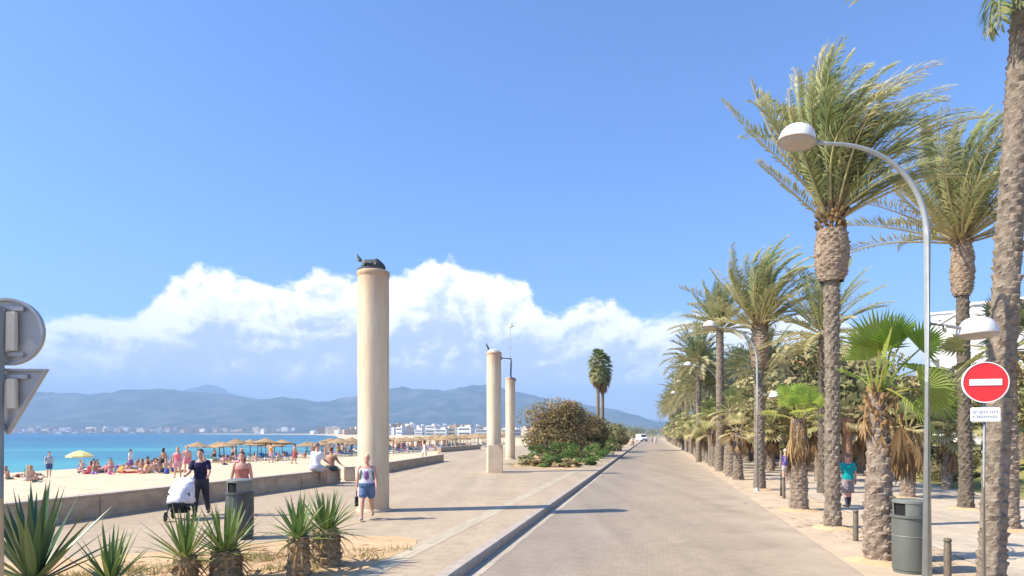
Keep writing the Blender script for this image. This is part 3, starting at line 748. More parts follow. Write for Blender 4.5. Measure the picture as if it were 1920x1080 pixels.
def sign_backs():
    r = empty('road_sign_post', (-4.455, 5.8, PZ), .12, 'worn post at the left edge carrying two road signs seen from behind', 'traffic sign')
    bm = bmesh.new(); tube(bm, [V(0, 0, 0), V(0, 0, 3.5 - PZ)], .040, 14); ob('post', bm, M['post'], r, smooth=True)
    off = -PZ
    # round sign, back side faces the camera: shallow dish with rim
    RR = .295; zc = zat(620, 5.8) + off
    T = Matrix.Translation((.03, .07, zc)) @ Matrix.Rotation(R(90), 4, 'X')
    bm = bmesh.new(); lathe(bm, [(RR, -.02), (RR, .03), (RR - .022, .03), (RR - .022, .0), (.001, .0)], 48); bm.transform(T); d = ob('round_sign', bm, M['signgrey'], r)
    bm = bmesh.new(); lathe(bm, [(.001, -.022), (RR - .004, -.022)], 48); bm.transform(T); ob('front_face', bm, M['white'], d)
    bm = bmesh.new(); box(bm, (.085, .02, zc - .0), (.075, .05, .34), bev=.006); ob('bracket', bm, M['cream'], d)
    bm = bmesh.new()
    for z in (.20, -.20):
        bm = bmesh.new(); box(bm, (.06, .045, zc + z), (.22, .025, .04), bev=.004); ob('rail', bm, M['signgrey'], d)
    # inverted triangle below
    zt = zat(690, 5.8) + off; zb = zat(815, 5.8) + off; hw = .325
    bm = bmesh.new()
    cor = [V(.03 - hw, 0, zt), V(.03 + hw, 0, zt), V(.03, 0, zb)]
    cen = (cor[0] + cor[1] + cor[2]) / 3
    def ring(k, y): return [bm.verts.new(cen + (c - cen) * k + V(0, y, 0)) for c in cor]
    a = ring(1, .09); b = ring(1, .04); c = ring(.9, .04); e = ring(.9, .07)
    for P_, Q_ in ((a, b), (b, c), (c, e)):
        for k in range(3): bm.faces.new((P_[k], P_[(k + 1) % 3], Q_[(k + 1) % 3], Q_[k]))
    bm.faces.new(e); bm.faces.new(a[::-1])
    bmesh.ops.recalc_face_normals(bm, faces=bm.faces[:])
    t = ob('triangle_sign', bm, M['signgrey'], r)
    bm = bmesh.new(); box(bm, (.085, .025, zt - .22), (.075, .05, .26), bev=.006); ob('bracket', bm, M['cream'], t)
    bm = bmesh.new(); box(bm, (.07, .05, zt - .07), (.26, .025, .04), bev=.004); ob('rail', bm, M['signgrey'], t)
sign_backs()

def litter_bin(X, Y, z, rz, label, first=[None]):
    if first[0] is None:
        r = empty('litter_bin'); first[0] = r
        bm = bmesh.new(); lathe(bm, [(.255, .0), (.255, .05), (.27, .06), (.275, .5), (.275, .93), (.30, .95), (.30, .985), (.27, .99), (.001, .99)], 36); ob('body', bm, M['binmetal'], r, smooth=False)
        # hood with an opening cut on one side
        bm = bmesh.new()
        a0, a1 = R(25), R(335)
        lathe(bm, [(.255, .99), (.262, 1.19)], 30, a0=a0, a1=a1)
        lathe(bm, [(.262, 1.19), (.275, 1.20), (.272, 1.235), (.24, 1.255), (.10, 1.27), (.001, 1.272)], 36)
        ob('hood', bm, M['binhood'], r, smooth=False)
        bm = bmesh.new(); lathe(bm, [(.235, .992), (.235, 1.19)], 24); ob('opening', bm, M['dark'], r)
        bm = bmesh.new(); lathe(bm, [(.278, .62), (.281, .625), (.281, .64), (.278, .645)], 36); ob('band', bm, M['binhood'], r)
        c = r
    else: c = copy_tree(first[0])
    c.location = (X, Y, z); c.rotation_euler = (0, 0, rz)
    tag(c, label, 'litter bin', 'round hooded litter bins')
    return c
litter_bin(6.86, 11.5, .004, R(200), 'olive grey round hooded litter bin beside the lamp post')
lb = litter_bin(-5.75, 14.1, PZ, R(250), 'dark grey round litter bin behind the spiky plants')
for ch in lb.children:
    if ch.name.startswith(('body', 'band')): ch.material_slots[0].link = 'OBJECT'; ch.material_slots[0].material = M['bindark']

def bollard(X, Y, z, h, label, first=[None]):
    if first[0] is None:
        r = empty('bollard'); first[0] = r
        bm = bmesh.new(); lathe(bm, [(.058, 0), (.056, .66), (.048, .675), (.048, .69)], 16); ob('shaft', bm, M['bollard'], r, smooth=True)
        bm = bmesh.new(); lathe(bm, [(.048, .69), (.06, .70), (.06, .74), (.045, .765), (.001, .775)], 16); ob('cap', bm, M['bollard'], r, smooth=True)
        c = r
    else: c = copy_tree(first[0])
    c.location = (X, Y, z); c.scale = (1, 1, h / .775)
    tag(c, label, 'bollard', 'slim brown bollards on the sandy verge')
bollard(7.63, 14.8, .004, .70, 'slim brown bollard between the two nearest date and fan palm trunks')
bollard(7.22, 11.05, .004, .66, 'slim brown bollard at the foot of the lamp post')
bollard(9.95, 24.4, .004, .80, 'slim brown bollard standing left of the fan palm with the shaggy skirt')

def verge_post():
    r = tag(empty('marker_post', (10.25, 25.4, .004)), 'tall thin dark post behind the shaggy fan palm', 'post')
    bm = bmesh.new(); tube(bm, [V(0, 0, 0), V(0, 0, 1.75)], .04, 10); ob('shaft', bm, M['bollard'], r, smooth=True)
    bm = bmesh.new(); lathe(bm, [(.05, 1.75), (.05, 1.80), (.001, 1.82)], 10); ob('cap', bm, M['dark'], r)
verge_post()
# ------------------------------------------------------------------ vegetation
def ring_trunk(bm, H_, rfun, pitch=.11, nb=9, amp=.035, lean=(0, 0), seg=36, mi=0, sharp=1.0, seed=0, z0=-.08):
    """trunk with spiral rows of leaf-base stubs as real relief; lean = x,y offset of the top"""
    q = random.Random(seed)
    dz = pitch / 4.0; n = max(6, int((H_ - z0) / dz)); rows = []
    jit = [[q.uniform(.1, 1.5) for _ in range(nb + 1)] for _ in range(int(H_ / pitch) + 4)]
    for j in range(n + 1):
        z = z0 + (H_ - z0) * j / n; t = max(0, z / H_)
        cx = lean[0] * t ** 1.25; cy = lean[1] * t ** 1.25
        row = []
        for i in range(seg):
            a = i / seg; zz = z / pitch + 2 * a + .35 * mnoise.noise(Vector((a * 9, z * 2.5, seed))); k = int(math.floor(zz)); v = zz - k
            ph = a * nb + .5 * k; c = int(ph) % (nb + 1); w = abs(2 * (ph - math.floor(ph)) - 1)
            b = (v ** sharp) * (1 - w ** 1.6) * jit[k % len(jit)][c]
            r = rfun(z) * (1 + .02 * math.sin(z * 2.1 + 6.283 * a)) + amp * b * (1 + .5 * mnoise.noise(Vector((a * 20, z * 9, seed + 3))))
            row.append(bm.verts.new((cx + r * math.cos(2 * math.pi * a), cy + r * math.sin(2 * math.pi * a), z)))
        rows.append(row)
    for a, b in zip(rows, rows[1:]):
        for i in range(seg):
            f = bm.faces.new((a[i], a[(i + 1) % seg], b[(i + 1) % seg], b[i])); f.material_index = mi
    bm.faces.new(rows[-1])
    return Vector((lean[0], lean[1], H_))

class Leafy:
    """collects leaf geometry together with its age value"""
    def __init__(s): s.v = []; s.f = []; s.a = []
    def add(s, pts, faces, age):
        o = len(s.v); s.v += [tuple(p) for p in pts]; s.f += [tuple(i + o for i in f) for f in faces]; s.a += [age] * len(pts)
    def tube(s, pts, rad, age, seg=4):
        o = len(s.v); x = None
        for i, p in enumerate(pts):
            d = (pts[min(i + 1, len(pts) - 1)] - pts[max(i - 1, 0)]).normalized()
            if x is None: x, y = frame(d)
            else: x = (x - d * x.dot(d)).normalized(); y = d.cross(x)
            for k in range(seg):
                q = p + (x * math.cos(2 * math.pi * k / seg) + y * math.sin(2 * math.pi * k / seg)) * rad[i]
                s.v.append(tuple(q)); s.a.append(age)
        for i in range(len(pts) - 1):
            for k in range(seg):
                a = o + i * seg; s.f.append((a + k, a + (k + 1) % seg, a + seg + (k + 1) % seg, a + seg + k))
    def mesh(s):
        me = bpy.data.meshes.new('mesh'); me.from_pydata(s.v, [], s.f); me.update(); set_age(me, s.a); return me
    def obj(s, name, m, parent=None): return link(name, s.mesh(), m, parent)

def frond(lf, base, az, el, L_, q, wind=(0, 0, 0), grav=.5, nl=46, ll=.5, age=.5, wid=.03, stiff=1.0, late=.8):
    d = Vector((math.cos(az) * math.cos(el), math.sin(az) * math.cos(el), math.sin(el)))
    w = Vector(wind); lw = w * min(1, .65 / max(.01, w.length)); n = 12; p = Vector(base); pts = [p.copy()]; dirs = [d.copy()]
    for i in range(n):
        t = (i + 1) / n
        d = (d + (w * t ** late + Vector((0, 0, -grav)) * t) * (1.9 / n) / stiff).normalized()
        p = p + d * (L_ / n); pts.append(p.copy()); dirs.append(d.copy())
    lf.tube(pts, [.032 * (1 - .85 * i / n) + .004 for i in range(n + 1)], min(1, age + .45), 4)
    for side in (-1, 1):
        for k in range(nl):
            t = .16 + .84 * (k + q.random() * .6) / nl
            f = t * n; i = min(n - 1, int(f)); u = f - i
            pp = pts[i].lerp(pts[i + 1], u); dd = dirs[i].lerp(dirs[i + 1], u).normalized()
            sv = dd.cross(Vector((0, 0, 1)))
            if sv.length < .15: sv = dd.cross(Vector((math.sin(az), -math.cos(az), .2)))
            sv.normalize(); up = sv.cross(dd).normalized()
            prof = (math.sin(math.pi * (.10 + .84 * t))) ** .6
            l = ll * prof * q.uniform(.8, 1.15)
            a = R(68 - 30 * t) * q.uniform(.8, 1.15)
            ld = (dd * math.cos(a) + (sv * side * math.cos(.5) + up * q.uniform(.15, .6)) * math.sin(a) + lw * (.55 * q.uniform(.5, 1.2))).normalized()
            l2 = (ld + Vector((0, 0, -.28 * min(grav, .7) - .15)) + lw * .6).normalized()
            nn = ld.cross(dd);
            if nn.length < .05: nn = up
            nn = (nn.normalized() * .4 + dd * .8).normalized()
            m = pp + ld * l * .55; tip = m + l2 * l * .5
            lf.add((pp, m - nn * wid * .5, m + nn * wid * .5, tip), ((0, 1, 2), (1, 3, 2)), max(0, min(1, age + q.uniform(-.22, .22) + (.25 if t > .9 else 0))))

def date_crown(base, n, L_, q, wind=(.55, 0, .05), el0=-10, el1=85, nl=44, ll=.48, grav=.45, wid=.03, left=True):
    lf = Leafy()
    for i in range(n):
        t = (i + .5) / n
        az = i * 2.39996 + q.uniform(-.25, .25)
        el = R(el0 + (el1 - el0) * t ** .8 + q.uniform(-7, 7))
        age = .75 - .6 * t + q.uniform(-.12, .12)
        b = Vector(base) + Vector((math.cos(az) * .12, math.sin(az) * .12, .5 * t - .15))
        frond(lf, b, az, el, L_ * q.uniform(.82, 1.08), q, Vector(wind) * q.uniform(.5, 1.3), grav * (1.25 - .5 * t) * q.uniform(.7, 1.6), nl, ll, age, wid, 1.0, 1.4)
    return lf

def leaf_stubs(lf, base, H_, r0, n, q):
    """cut petiole stubs flaring out under a crown"""
    for i in range(n):
        t = i / n; az = i * 2.39996
        p = Vector(base) + Vector((math.cos(az) * r0 * .7, math.sin(az) * r0 * .7, H_ * t))
        d = Vector((math.cos(az) * .55, math.sin(az) * .55, .85)).normalized()
        l = q.uniform(.14, .30)
        lf.tube([p, p + d * l * .6, p + d * l], [.055, .045, .03], q.uniform(.35, .9), 4)

def date_palm(X, Y, z, Ht, r, label, crownL=4.2, n=58, lean=(0, 0), seed=1, wind=(.55, 0, .05), bulb=True, group='date palms along the road', nl=44, ll=.48, wid=.03, trunkmat='bark', el0=-10, pitch=.12, amp=.035):
    q = random.Random(seed)
    root = empty('date_palm', (X, Y, z), 0, label, 'palm tree', group)
    bm = bmesh.new()
    rf = lambda zz: r * (1.22 - .22 * min(1, zz / .8)) * (1 - .10 * zz / Ht)
    ring_trunk(bm, Ht - (.9 if bulb else 0), rf, pitch, 9, amp, lean, seed=seed)
    ob('trunk', bm, M[trunkmat], root)
    top = Vector((lean[0], lean[1], Ht))
    if bulb:
        bm = bmesh.new()
        hb = 1.9; z0 = Ht - 1.45
        def rb(zz):
            t = zz / hb
            return r * (.95 + .85 * math.sin(math.pi * min(1, t * 1.02 + .02)) ** .55 * (1 - .22 * t))
        ring_trunk(bm, hb, rb, .10, 11, .05, (0, 0), seed=seed + 9, z0=0, seg=44)
        bm.transform(Matrix.Translation((lean[0], lean[1], z0)))
        b = ob('leaf_base_bulb', bm, M['boot'], root)
        lf = Leafy(); leaf_stubs(lf, (lean[0], lean[1], Ht - .1), .55, r * 1.5, 34, q); lf.obj('cut_stubs', M['dryfan'], root)
    lf = date_crown(top + Vector((0, 0, .35 if bulb else 0)), n, crownL, q, wind, el0, 86, nl, ll, .45, wid)
    lf.obj('crown', M['datefrond'], root)
    return root

# hero palm, blown from the left
def hero_palm():
    q = random.Random(11)
    X, Y = 8.1, 16.85; Ht = 7.7; r = .165
    root = empty('date_palm', (X, Y, .004), 0, 'tallest date palm with bulging neck and wind-swept crown beside the lamp head', 'palm tree', 'date palms along the road')
    bm = bmesh.new()
    ring_trunk(bm, 6.6, lambda z: r * (1.28 - .28 * min(1, z / .7)) * (1 + .04 * math.sin(z * 1.3)), .125, 9, .045, (-.02, 0), seed=4)
    ob('trunk', bm, M['bark'], root)
    bm = bmesh.new()
    def rb(z):
        t = z / 1.3
        return .18 + .215 * math.sin(math.pi * (.12 + .70 * min(1, t))) ** .8
    ring_trunk(bm, 1.3, rb, .085, 12, .05, (0, 0), seed=8, z0=0, seg=60)
    bm.transform(Matrix.Translation((-.02, 0, 6.22))); ob('leaf_base_bulb', bm, M['boot'], root)
    lf = Leafy(); leaf_stubs(lf, (-.02, 0, 7.45), .75, .36, 52, q); lf.obj('cut_stubs', M['dryfan'], root)
    lf = Leafy(); top = Vector((-.02, 0, 7.9))
    def fr(az, el, L_, wind, grav, age, nl=64, ll=.52, late=.8): frond(lf, top + Vector((math.cos(R(az)) * .15, math.sin(R(az)) * .15, q.uniform(-.2, .4))), R(az), R(el), L_, q, wind, grav, nl, ll, age, .040, 1.0, late)
    # stiff fronds reaching up and left against the wind
    for az, el, L_, wx, gz_ in ((180, 42, 3.7, .02, -.14), (176, 52, 3.9, .10, -.65), (190, 50, 3.1, .05, -.15), (165, 58, 3.3, .25, .0), (200, 63, 3.2, .3, .0), (185, 39, 2.3, .1, .1), (170, 67, 3.5, .35, .0), (210, 54, 2.8, .15, .1)):
        fr(az, el, L_, (wx, 0, 0), gz_, q.uniform(.3, .65), 56, .34)
    # the upright mass, combed over to the right at its top
    for i in range(46):
        az = q.uniform(0, 360); el = q.uniform(66, 88)
        fr(az, el, q.uniform(2.9, 4.15), (q.uniform(.5, 2.2), 0, 0), q.uniform(.5, 2.0), q.uniform(.1, .75), 64, .55, 2.2)
    for i in range(16): fr(q.uniform(120, 240), q.uniform(74, 86), q.uniform(3.4, 4.3), (q.uniform(.4, 1.1), 0, 0), q.uniform(.2, .6), q.uniform(.2, .7), 64, .55, 2.6)
    # streaming to the right
    for i in range(13):
        az = q.uniform(-60, 60); el = q.uniform(38, 66)
        fr(az, el, q.uniform(2.6, 3.6), (q.uniform(.3, .9), 0, 0), q.uniform(.7, 1.6), q.uniform(.2, .8), 60, .52, 1.5)
    for i in range(9):
        az = q.uniform(-70, 70); el = q.uniform(20, 44)
        fr(az, el, q.uniform(2.0, 3.0), (.3, 0, 0), q.uniform(.4, .7), q.uniform(.3, .8), 50, .42)
    for i in range(10):
        az = q.uniform(90, 270); el = q.uniform(58, 76)
        fr(az, el, q.uniform(2.2, 3.4), (.3, 0, 0), q.uniform(0, .3), q.uniform(.2, .6), 56, .45)
    lf.obj('crown', M['datefrond'], root)
hero_palm()
date_palm(14.3, 21.0, .012, 8.15, .185, 'date palm with bulging neck standing between lamp post and leaning trunk', 3.9, 70, seed=21, wind=(1.0, 0, .0), lean=(-.12, 0), trunkmat='barkdark', el0=14, nl=60, wid=.042, ll=.52)
# leaning palm whose crown is above the frame
def leaning_palm():
    q = random.Random(5)
    root = empty('date_palm', (7.62, 10.6, .004), 0, 'leaning rough-barked date palm trunk at the right edge behind the no entry sign', 'palm tree', 'date palms along the road')
    bm = bmesh.new(); Ht = 10.1
    ring_trunk(bm, Ht, lambda z: .172 * (1.15 - .15 * min(1, z / .6)), .115, 7, .045, (.62, 0), seed=31, seg=44); ob('trunk', bm, M['bark'], root)
    lf = Leafy(); top = Vector((.62, 0, Ht + .2))
    for i in range(46):
        az = i * 2.4; t = i / 46
        frond(lf, top, az, R(34 + 52 * t), 3.4 * q.uniform(.85, 1.1), q, (.25, 0, 0), .35 - .1 * t, 44, .45, .7 - .5 * t, .036)
    frond(lf, top, R(184), R(-9), 3.2, q, (.05, 0, 0), .62, 44, .36, .4)
    frond(lf, top, R(190), R(-48), 1.85, q, (.35, 0, 0), .9, 44, .34, .4); frond(lf, top, R(215), R(-42), 1.8, q, (.4, 0, 0), .9, 60, .38, .15, .045)
    for a_, e_, l_ in ((200, -46, 1.9), (180, -50, 1.75), (205, -38, 2.0)): frond(lf, top, R(a_), R(e_), l_, q, (.4, 0, 0), .9, 60, .38, .15, .045)
    frond(lf, top, R(183), R(-7), 3.2, q, (.05, 0, 0), .62, 56, .36, .1, .045)
    lf.obj('crown', M['datefrond'], root)
leaning_palm()

date_palm(10.5, 28.3, .004, 6.6, .215, 'date palm with upswept wind-blown crown behind the second lamp post', 3.4, 52, seed=41, wind=(1.1, 0, .05), el0=26, nl=46, trunkmat='bark', wid=.052)
date_palm(13.1, 42.0, .004, 8.9, .24, 'tall bare-trunked date palm left of the upswept one', 3.0, 54, seed=43, wind=(.35, 0, .05), bulb=False, el0=-5, nl=40, wid=.06, ll=.5, trunkmat='bark')
date_palm(12.4, 26.6, .012, 6.3, .17, 'drooping date palm directly behind the trunk of the tallest palm', 2.7, 44, seed=45, wind=(.3, 0, .0), bulb=False, el0=-35, nl=38, wid=.04, trunkmat='barkdark')

# mid and far date palms, three meshes shared
def far_set():
    protos = []
    for s, (Ht, L_, n, w) in enumerate(((8.6, 3.1, 58, .3), (7.0, 3.4, 64, .22), (10.2, 3.0, 58, .35))):
        q = random.Random(60 + s)
        r = empty('date_palm', (0, 0, 0))
        bm = bmesh.new(); ring_trunk(bm, Ht, lambda z: .21 * (1.15 - .15 * min(1, z / .8)), .2, 7, .04, (0, 0), seed=s, seg=18); ob('trunk', bm, M['bark'], r)
        lf = date_crown(Vector((0, 0, Ht)), n, L_, q, (w, 0, .05), -45, 86, 28, .58, .6, .085); lf.obj('crown', M['datedark'], r)
        protos.append(r)
    return protos
FAR = far_set()
far_spots = [(15.4, 55, 0, 'date palm with spiky grey crown at the left of the middle palms', 1.0, 3.0), (16.7, 57, 1, 'full leafy date palm just behind the middle palms', .95, 1.0), (19.0, 50, 1, 'broad date palm crown between the bare trunk and the upswept palm', 1.0, 2.2),
             (18.4, 66, 2, 'tall date palm rising behind the third lamp head', .9, 4.1), (20.6, 75, 0, None, 1.05, .5), (22.0, 84, 2, None, .85, 1.4), (24.2, 93, 0, None, 1.0, 2.6), (26.0, 101, 1, None, 1.15, 3.3), (28.2, 112, 2, None, .85, 5.0), (30.6, 124, 0, None, 1.0, .2),
             (33.0, 136, 1, None, 1.2, 1.2), (36.0, 150, 2, None, .9, 2.0), (40.0, 168, 0, None, 1.1, 2.9), (45, 190, 1, None, 1.3, 4.4), (52, 220, 2, None, 1.0, 5.5), (25, 74, 2, None, .95, 2.0), (29, 90, 1, None, 1.2, 3.9), (34, 112, 0, None, 1.1, 1.9), (22, 60, 0, 'date palm behind the row, crown against the tiled roof', .9, 5.2)]
used_far = set()
for i, (X, Y, k, lb, sc, rz) in enumerate(far_spots):
    c = FAR[k] if k not in used_far else copy_tree(FAR[k]); used_far.add(k)
    c.location = (X, Y, .0); c.rotation_euler = (0, 0, rz * .25 - .3); c.scale = (sc, sc, sc * rnd.uniform(.94, 1.04))
    tag(c, lb or 'distant date palm in the receding row at the right of the road', 'palm tree', 'date palms of the receding row')

# ------------------------------------------------------------------ fan palms
def fan_leaf(lf, base, az, el, pet, Rf, q, age, spread=R(230), nseg=20, droop=.25, dry=False, twist=0.0):
    d = Vector((math.cos(az) * math.cos(el), math.sin(az) * math.cos(el), math.sin(el)))
    pts = [Vector(base)]; p = Vector(base); dd = d.copy()
    for i in range(5):
        dd = (dd + Vector((0, 0, -.06 - droop * .10))).normalized(); p = p + dd * pet / 5; pts.append(p.copy())
    lf.tube(pts, [.028, .024, .02, .018, .016, .014], min(1, age + .35), 4)
    c = p; fwd = dd
    sv = fwd.cross(Vector((0, 0, 1)))
    if sv.length < .1: sv = Vector((math.sin(az), -math.cos(az), 0))
    sv.normalize()
    if twist: sv = (Matrix.Rotation(twist, 3, fwd) @ sv)
    up = sv.cross(fwd).normalized()
    hole = .62
    for i in range(nseg):
        a0 = -spread / 2 + spread * i / nseg; a1 = -spread / 2 + spread * (i + 1) / nseg; am = (a0 + a1) / 2
        rr = Rf * (.80 + .20 * math.cos(am * .55)) * q.uniform(.93, 1.05)
        def P(a, r, lift):
            v = fwd * math.cos(a) + sv * math.sin(a)
            cup = up * (.22 * abs(math.sin(a)) * r)     # blade folds up at the sides
            dr = Vector((0, 0, -droop * (r / Rf) ** 2.2 * Rf * .55))
            return c + v * r + cup + up * lift + dr
        e0 = P(a0, rr * hole, .0); e1 = P(a1, rr * hole, .0); m = P(am, rr * hole, rr * .035)
        t = P(am + q.uniform(-.03, .03), rr, 0) + Vector((0, 0, -droop * .35 * Rf * q.random()))
        ag = max(0, min(1, age + q.uniform(-.1, .1)))
        lf.add((c, e0, m, e1, t), ((0, 1, 2), (0, 2, 3), (1, 4, 2), (2, 4, 3)), ag)

def dead_skirt(lf, top, r, n, L_, q, spread=.5):
    """dry fan leaves hanging down round the trunk under the crown"""
    for i in range(n):
        az = i * 2.39996 + q.uniform(-.3, .3); zz = q.uniform(-.1, .25)
        b = Vector(top) + Vector((math.cos(az) * r, math.sin(az) * r, zz))
        o = Vector((math.cos(az), math.sin(az), 0)); sv = Vector((-math.sin(az), math.cos(az), 0))
        l = L_ * q.uniform(.6, 1.1); k = q.uniform(.35 * spread, spread)
        p1 = b + o * .22 * k * 2 + Vector((0, 0, -.18 * l)); age = q.uniform(.1, 1)
        p2 = p1 + o * k * l * .25 + Vector((0, 0, -.30 * l))
        lf.tube([b, p1, p2], [.022, .018, .012], min(1, age + .2), 4)
        ns = 9
        for s in range(ns):
            a = (s - (ns - 1) / 2) / ns * 1.15 * q.uniform(.8, 1.1)
            w = .05 * l
            t = p2 + (Vector((0, 0, -1)) * math.cos(a) + sv * math.sin(a) * .75 + o * q.uniform(-.15, .12)) * l * .62 * q.uniform(.75, 1.1)
            m = p2.lerp(t, .5) + o * q.uniform(-.03, .05)
            lf.add((p2, m - sv * w * .6, m + sv * w * .6, t), ((0, 1, 2), (1, 3, 2)), max(0, min(1, age + q.uniform(-.2, .2))))

def fan_palm(X, Y, z, Ht, r, label, seed, n=22, Rf=.62, pet=.7, skirt=0, skirtL=1.0, el0=-20, el1=85, trunk='barkpale', group='short fan palms along the verge', taper=.35, age=(.15, .55), amp=.05, pitch=.11, droop=.3, rz=0, spread=.5, crown='fandull'):
    q = random.Random(seed)
    root = empty('fan_palm', (X, Y, z), rz, label, 'palm tree', group)
    bm = bmesh.new()
    rf = lambda zz: r * (1.15 - .15 * min(1, zz / .4)) * (1 - taper * max(0, zz / Ht) ** 1.5)
    ring_trunk(bm, Ht, rf, pitch, 8, amp, (q.uniform(-.08, .08), 0), seed=seed, seg=30, sharp=.8); ob('trunk', bm, M[trunk], root)
    lf = Leafy(); top = Vector((0, 0, Ht))
    for i in range(n):
        t = (i + .5) / n; az = i * 2.39996 + q.uniform(-.3, .3)
        fan_leaf(lf, top + Vector((math.cos(az) * r * .4, math.sin(az) * r * .4, -.1 + .25 * t)), az, R(el0 + (el1 - el0) * t + q.uniform(-8, 8)), pet * q.uniform(.8, 1.15), Rf * q.uniform(.85, 1.1), q, age[1] + (age[0] - age[1]) * t + q.uniform(-.1, .1), droop=droop * (1.3 - t), twist=q.uniform(-.5, .5))
    lf.obj('crown', M[crown], root)
    if skirt:
        lf = Leafy(); dead_skirt(lf, top + Vector((0, 0, -.15)), r * .8, skirt, skirtL, q, spread); lf.obj('dead_fronds', M['dryfan'], root)
    return root
# nearest fan palm: hand-placed big fans
def near_fan():
    q = random.Random(77)
    root = empty('fan_palm', (6.86, 12.45, .004), 0, 'nearest fan palm with bright green fans left of the lamp post', 'palm tree', 'short fan palms along the verge')
    bm = bmesh.new(); Ht = 3.15
    def rf(z):
        t = z / Ht
        return .215 * (1.10 - .85 * max(0, t - .30)) * (1 + .10 * math.exp(-((z - .35) / .35) ** 2))
    ring_trunk(bm, Ht, rf, .12, 7, .06, (-.05, 0), seed=7, seg=42, sharp=.7); ob('trunk', bm, M['barkpale'], root)
    lf = Leafy(); top = Vector((-.05, 0, Ht - .05))
    for az, el, pet, Rf, tw, age, dr, sp in ((250, 80, .74, .82, .5, .55, .0, 150), (262, 68, .72, .62, 1.2, .6, .05, 190), (20, 66, 1.0, .62, -.4, .15, .1, 170), (60, 70, 1.0, .66, .6, .15, .05, 150), (330, 58, .95, .60, -.8, .2, .12, 170), (120, 78, .8, .6, 0, .3, .1, 170), (215, 76, .7, .55, .9, .5, .1, 150),
                                     (318, 30, .68, .62, -1.0, .62, .35, 190), (345, 12, .75, .64, -.6, .5, .5, 200), (300, -12, .62, .60, -.3, .45, .7, 200), (15, 38, .9, .6, .3, .2, .3, 190), (80, 40, .9, .6, .3, .2, .3, 190), (280, 74, .95, .6, .2, .1, .0, 160), (0, 80, 1.0, .6, .5, .1, 0, 160)):
        fan_leaf(lf, top + Vector((math.cos(R(az)) * .08, math.sin(R(az)) * .08, q.uniform(-.1, .15))), R(az), R(el), pet, Rf, q, age, R(sp), 22, dr, twist=tw)
    lf.obj('crown', M['fan'], root)
    lf = Leafy(); dead_skirt(lf, (-.04, .05, Ht - .35), .15, 7, 1.1, q, .3); dead_skirt(lf, (.30, .15, Ht - .15), .12, 5, 1.5, q, .5)
    lf.obj('dead_fronds', M['dryfan'], root)
    lf = Leafy()
    leaf_stubs(lf, (-.05, 0, Ht - .75), .75, .2, 22, q); lf.obj('cut_stubs', M['dryfan'], root)
near_fan()
fan_palm(8.9, 20.7, .004, 2.85, .25, 'stout fan palm wrapped in a shaggy brown skirt of dead leaves', 81, 13, .52, .62, 44, 1.55, 28, 86, 'barkpale', taper=.2, spread=.09, crown='fan', age=(.25, .7))
fan_palm(14.6, 24.6, .012, 2.5, .22, 'fan palm with large dry tan fronds hanging beside the lamp post', 83, 12, .5, .6, 34, 1.5, 0, 80, 'barkpale', age=(.4, .9), spread=.7)
fan_palm(13.5, 26.8, .012, 3.0, .20, 'slim reddish trunked fan palm with yellowed crown behind the person in teal', 85, 16, .42, .6, 10, .7, -20, 70, 'barkred', age=(.6, 1.0), taper=.1, amp=.02)
fan_palm(12.25, 16.5, .012, 4.4, .24, 'fan palm with rough flared trunk at the far right edge', 87, 20, .65, .8, 12, 1.0, -25, 85, 'barkpale', taper=.1)
fan_palm(11.6, 34.2, .004, 2.4, .24, 'fan palm with orange-yellow dying leaves right of the second lamp post', 89, 14, .5, .6, 16, .9, -15, 80, 'bark', age=(.7, 1.0))
fan_palm(12.1, 36.8, .004, 3.6, .26, 'fan palm with dry skirt left of the second lamp post', 91, 16, .55, .7, 36, 1.5, -10, 85, 'bark', age=(.3, .8), spread=.2)
fan_palm(12.9, 39.8, .004, 3.0, .26, 'thick low fan palm trunk third from the second lamp post', 93, 16, .55, .7, 24, 1.2, -10, 85, 'barkpale', age=(.4, .9), spread=.25)
fan_palm(14.4, 47.5, .004, 3.8, .24, 'fan palm with a small bright green top beside the bare palm trunk', 95, 14, .5, .6, 10, .9, 10, 85, 'bark', age=(.1, .4), crown='fan')
# receding rows: shared meshes
def fan_protos():
    out = []
    for s, (Ht, n, sk, ag) in enumerate(((3.0, 22, 22, (.25, .8)), (4.2, 20, 40, (.2, .6)), (2.4, 26, 12, (.35, .9)))):
        q = random.Random(200 + s); r = empty('fan_palm')
        bm = bmesh.new(); ring_trunk(bm, Ht, lambda z: .20 * (1.1 - .1 * min(1, z)), .18, 7, .05, (0, 0), seed=s, seg=16); ob('trunk', bm, M['bark'], r)
        lf = Leafy()
        for i in range(n):
            t = (i + .5) / n; az = i * 2.4
            fan_leaf(lf, (0, 0, Ht + .2 * t), az, R(-25 + 110 * t), .75, .62, q, ag[1] + (ag[0] - ag[1]) * t + q.uniform(-.15, .15), nseg=12, droop=.35, twist=q.uniform(-.5, .5))
        lf.obj('crown', M['fandull'], r)
        lf = Leafy(); dead_skirt(lf, (0, 0, Ht - .1), .2, sk, 1.5, q, .3); lf.obj('dead_fronds', M['dryfan'], r)
        out.append(r)
    return out
FP = fan_protos(); used_fp = set()
def far_fan(X, Y, k, sc, rz, label, group):
    c = FP[k] if k not in used_fp else copy_tree(FP[k]); used_fp.add(k)
    c.location = (X, Y, 0); c.rotation_euler = (0, 0, rz); c.scale = (sc, sc, sc)
    tag(c, label, 'palm tree', group)
Yy = 45.0; i = 0
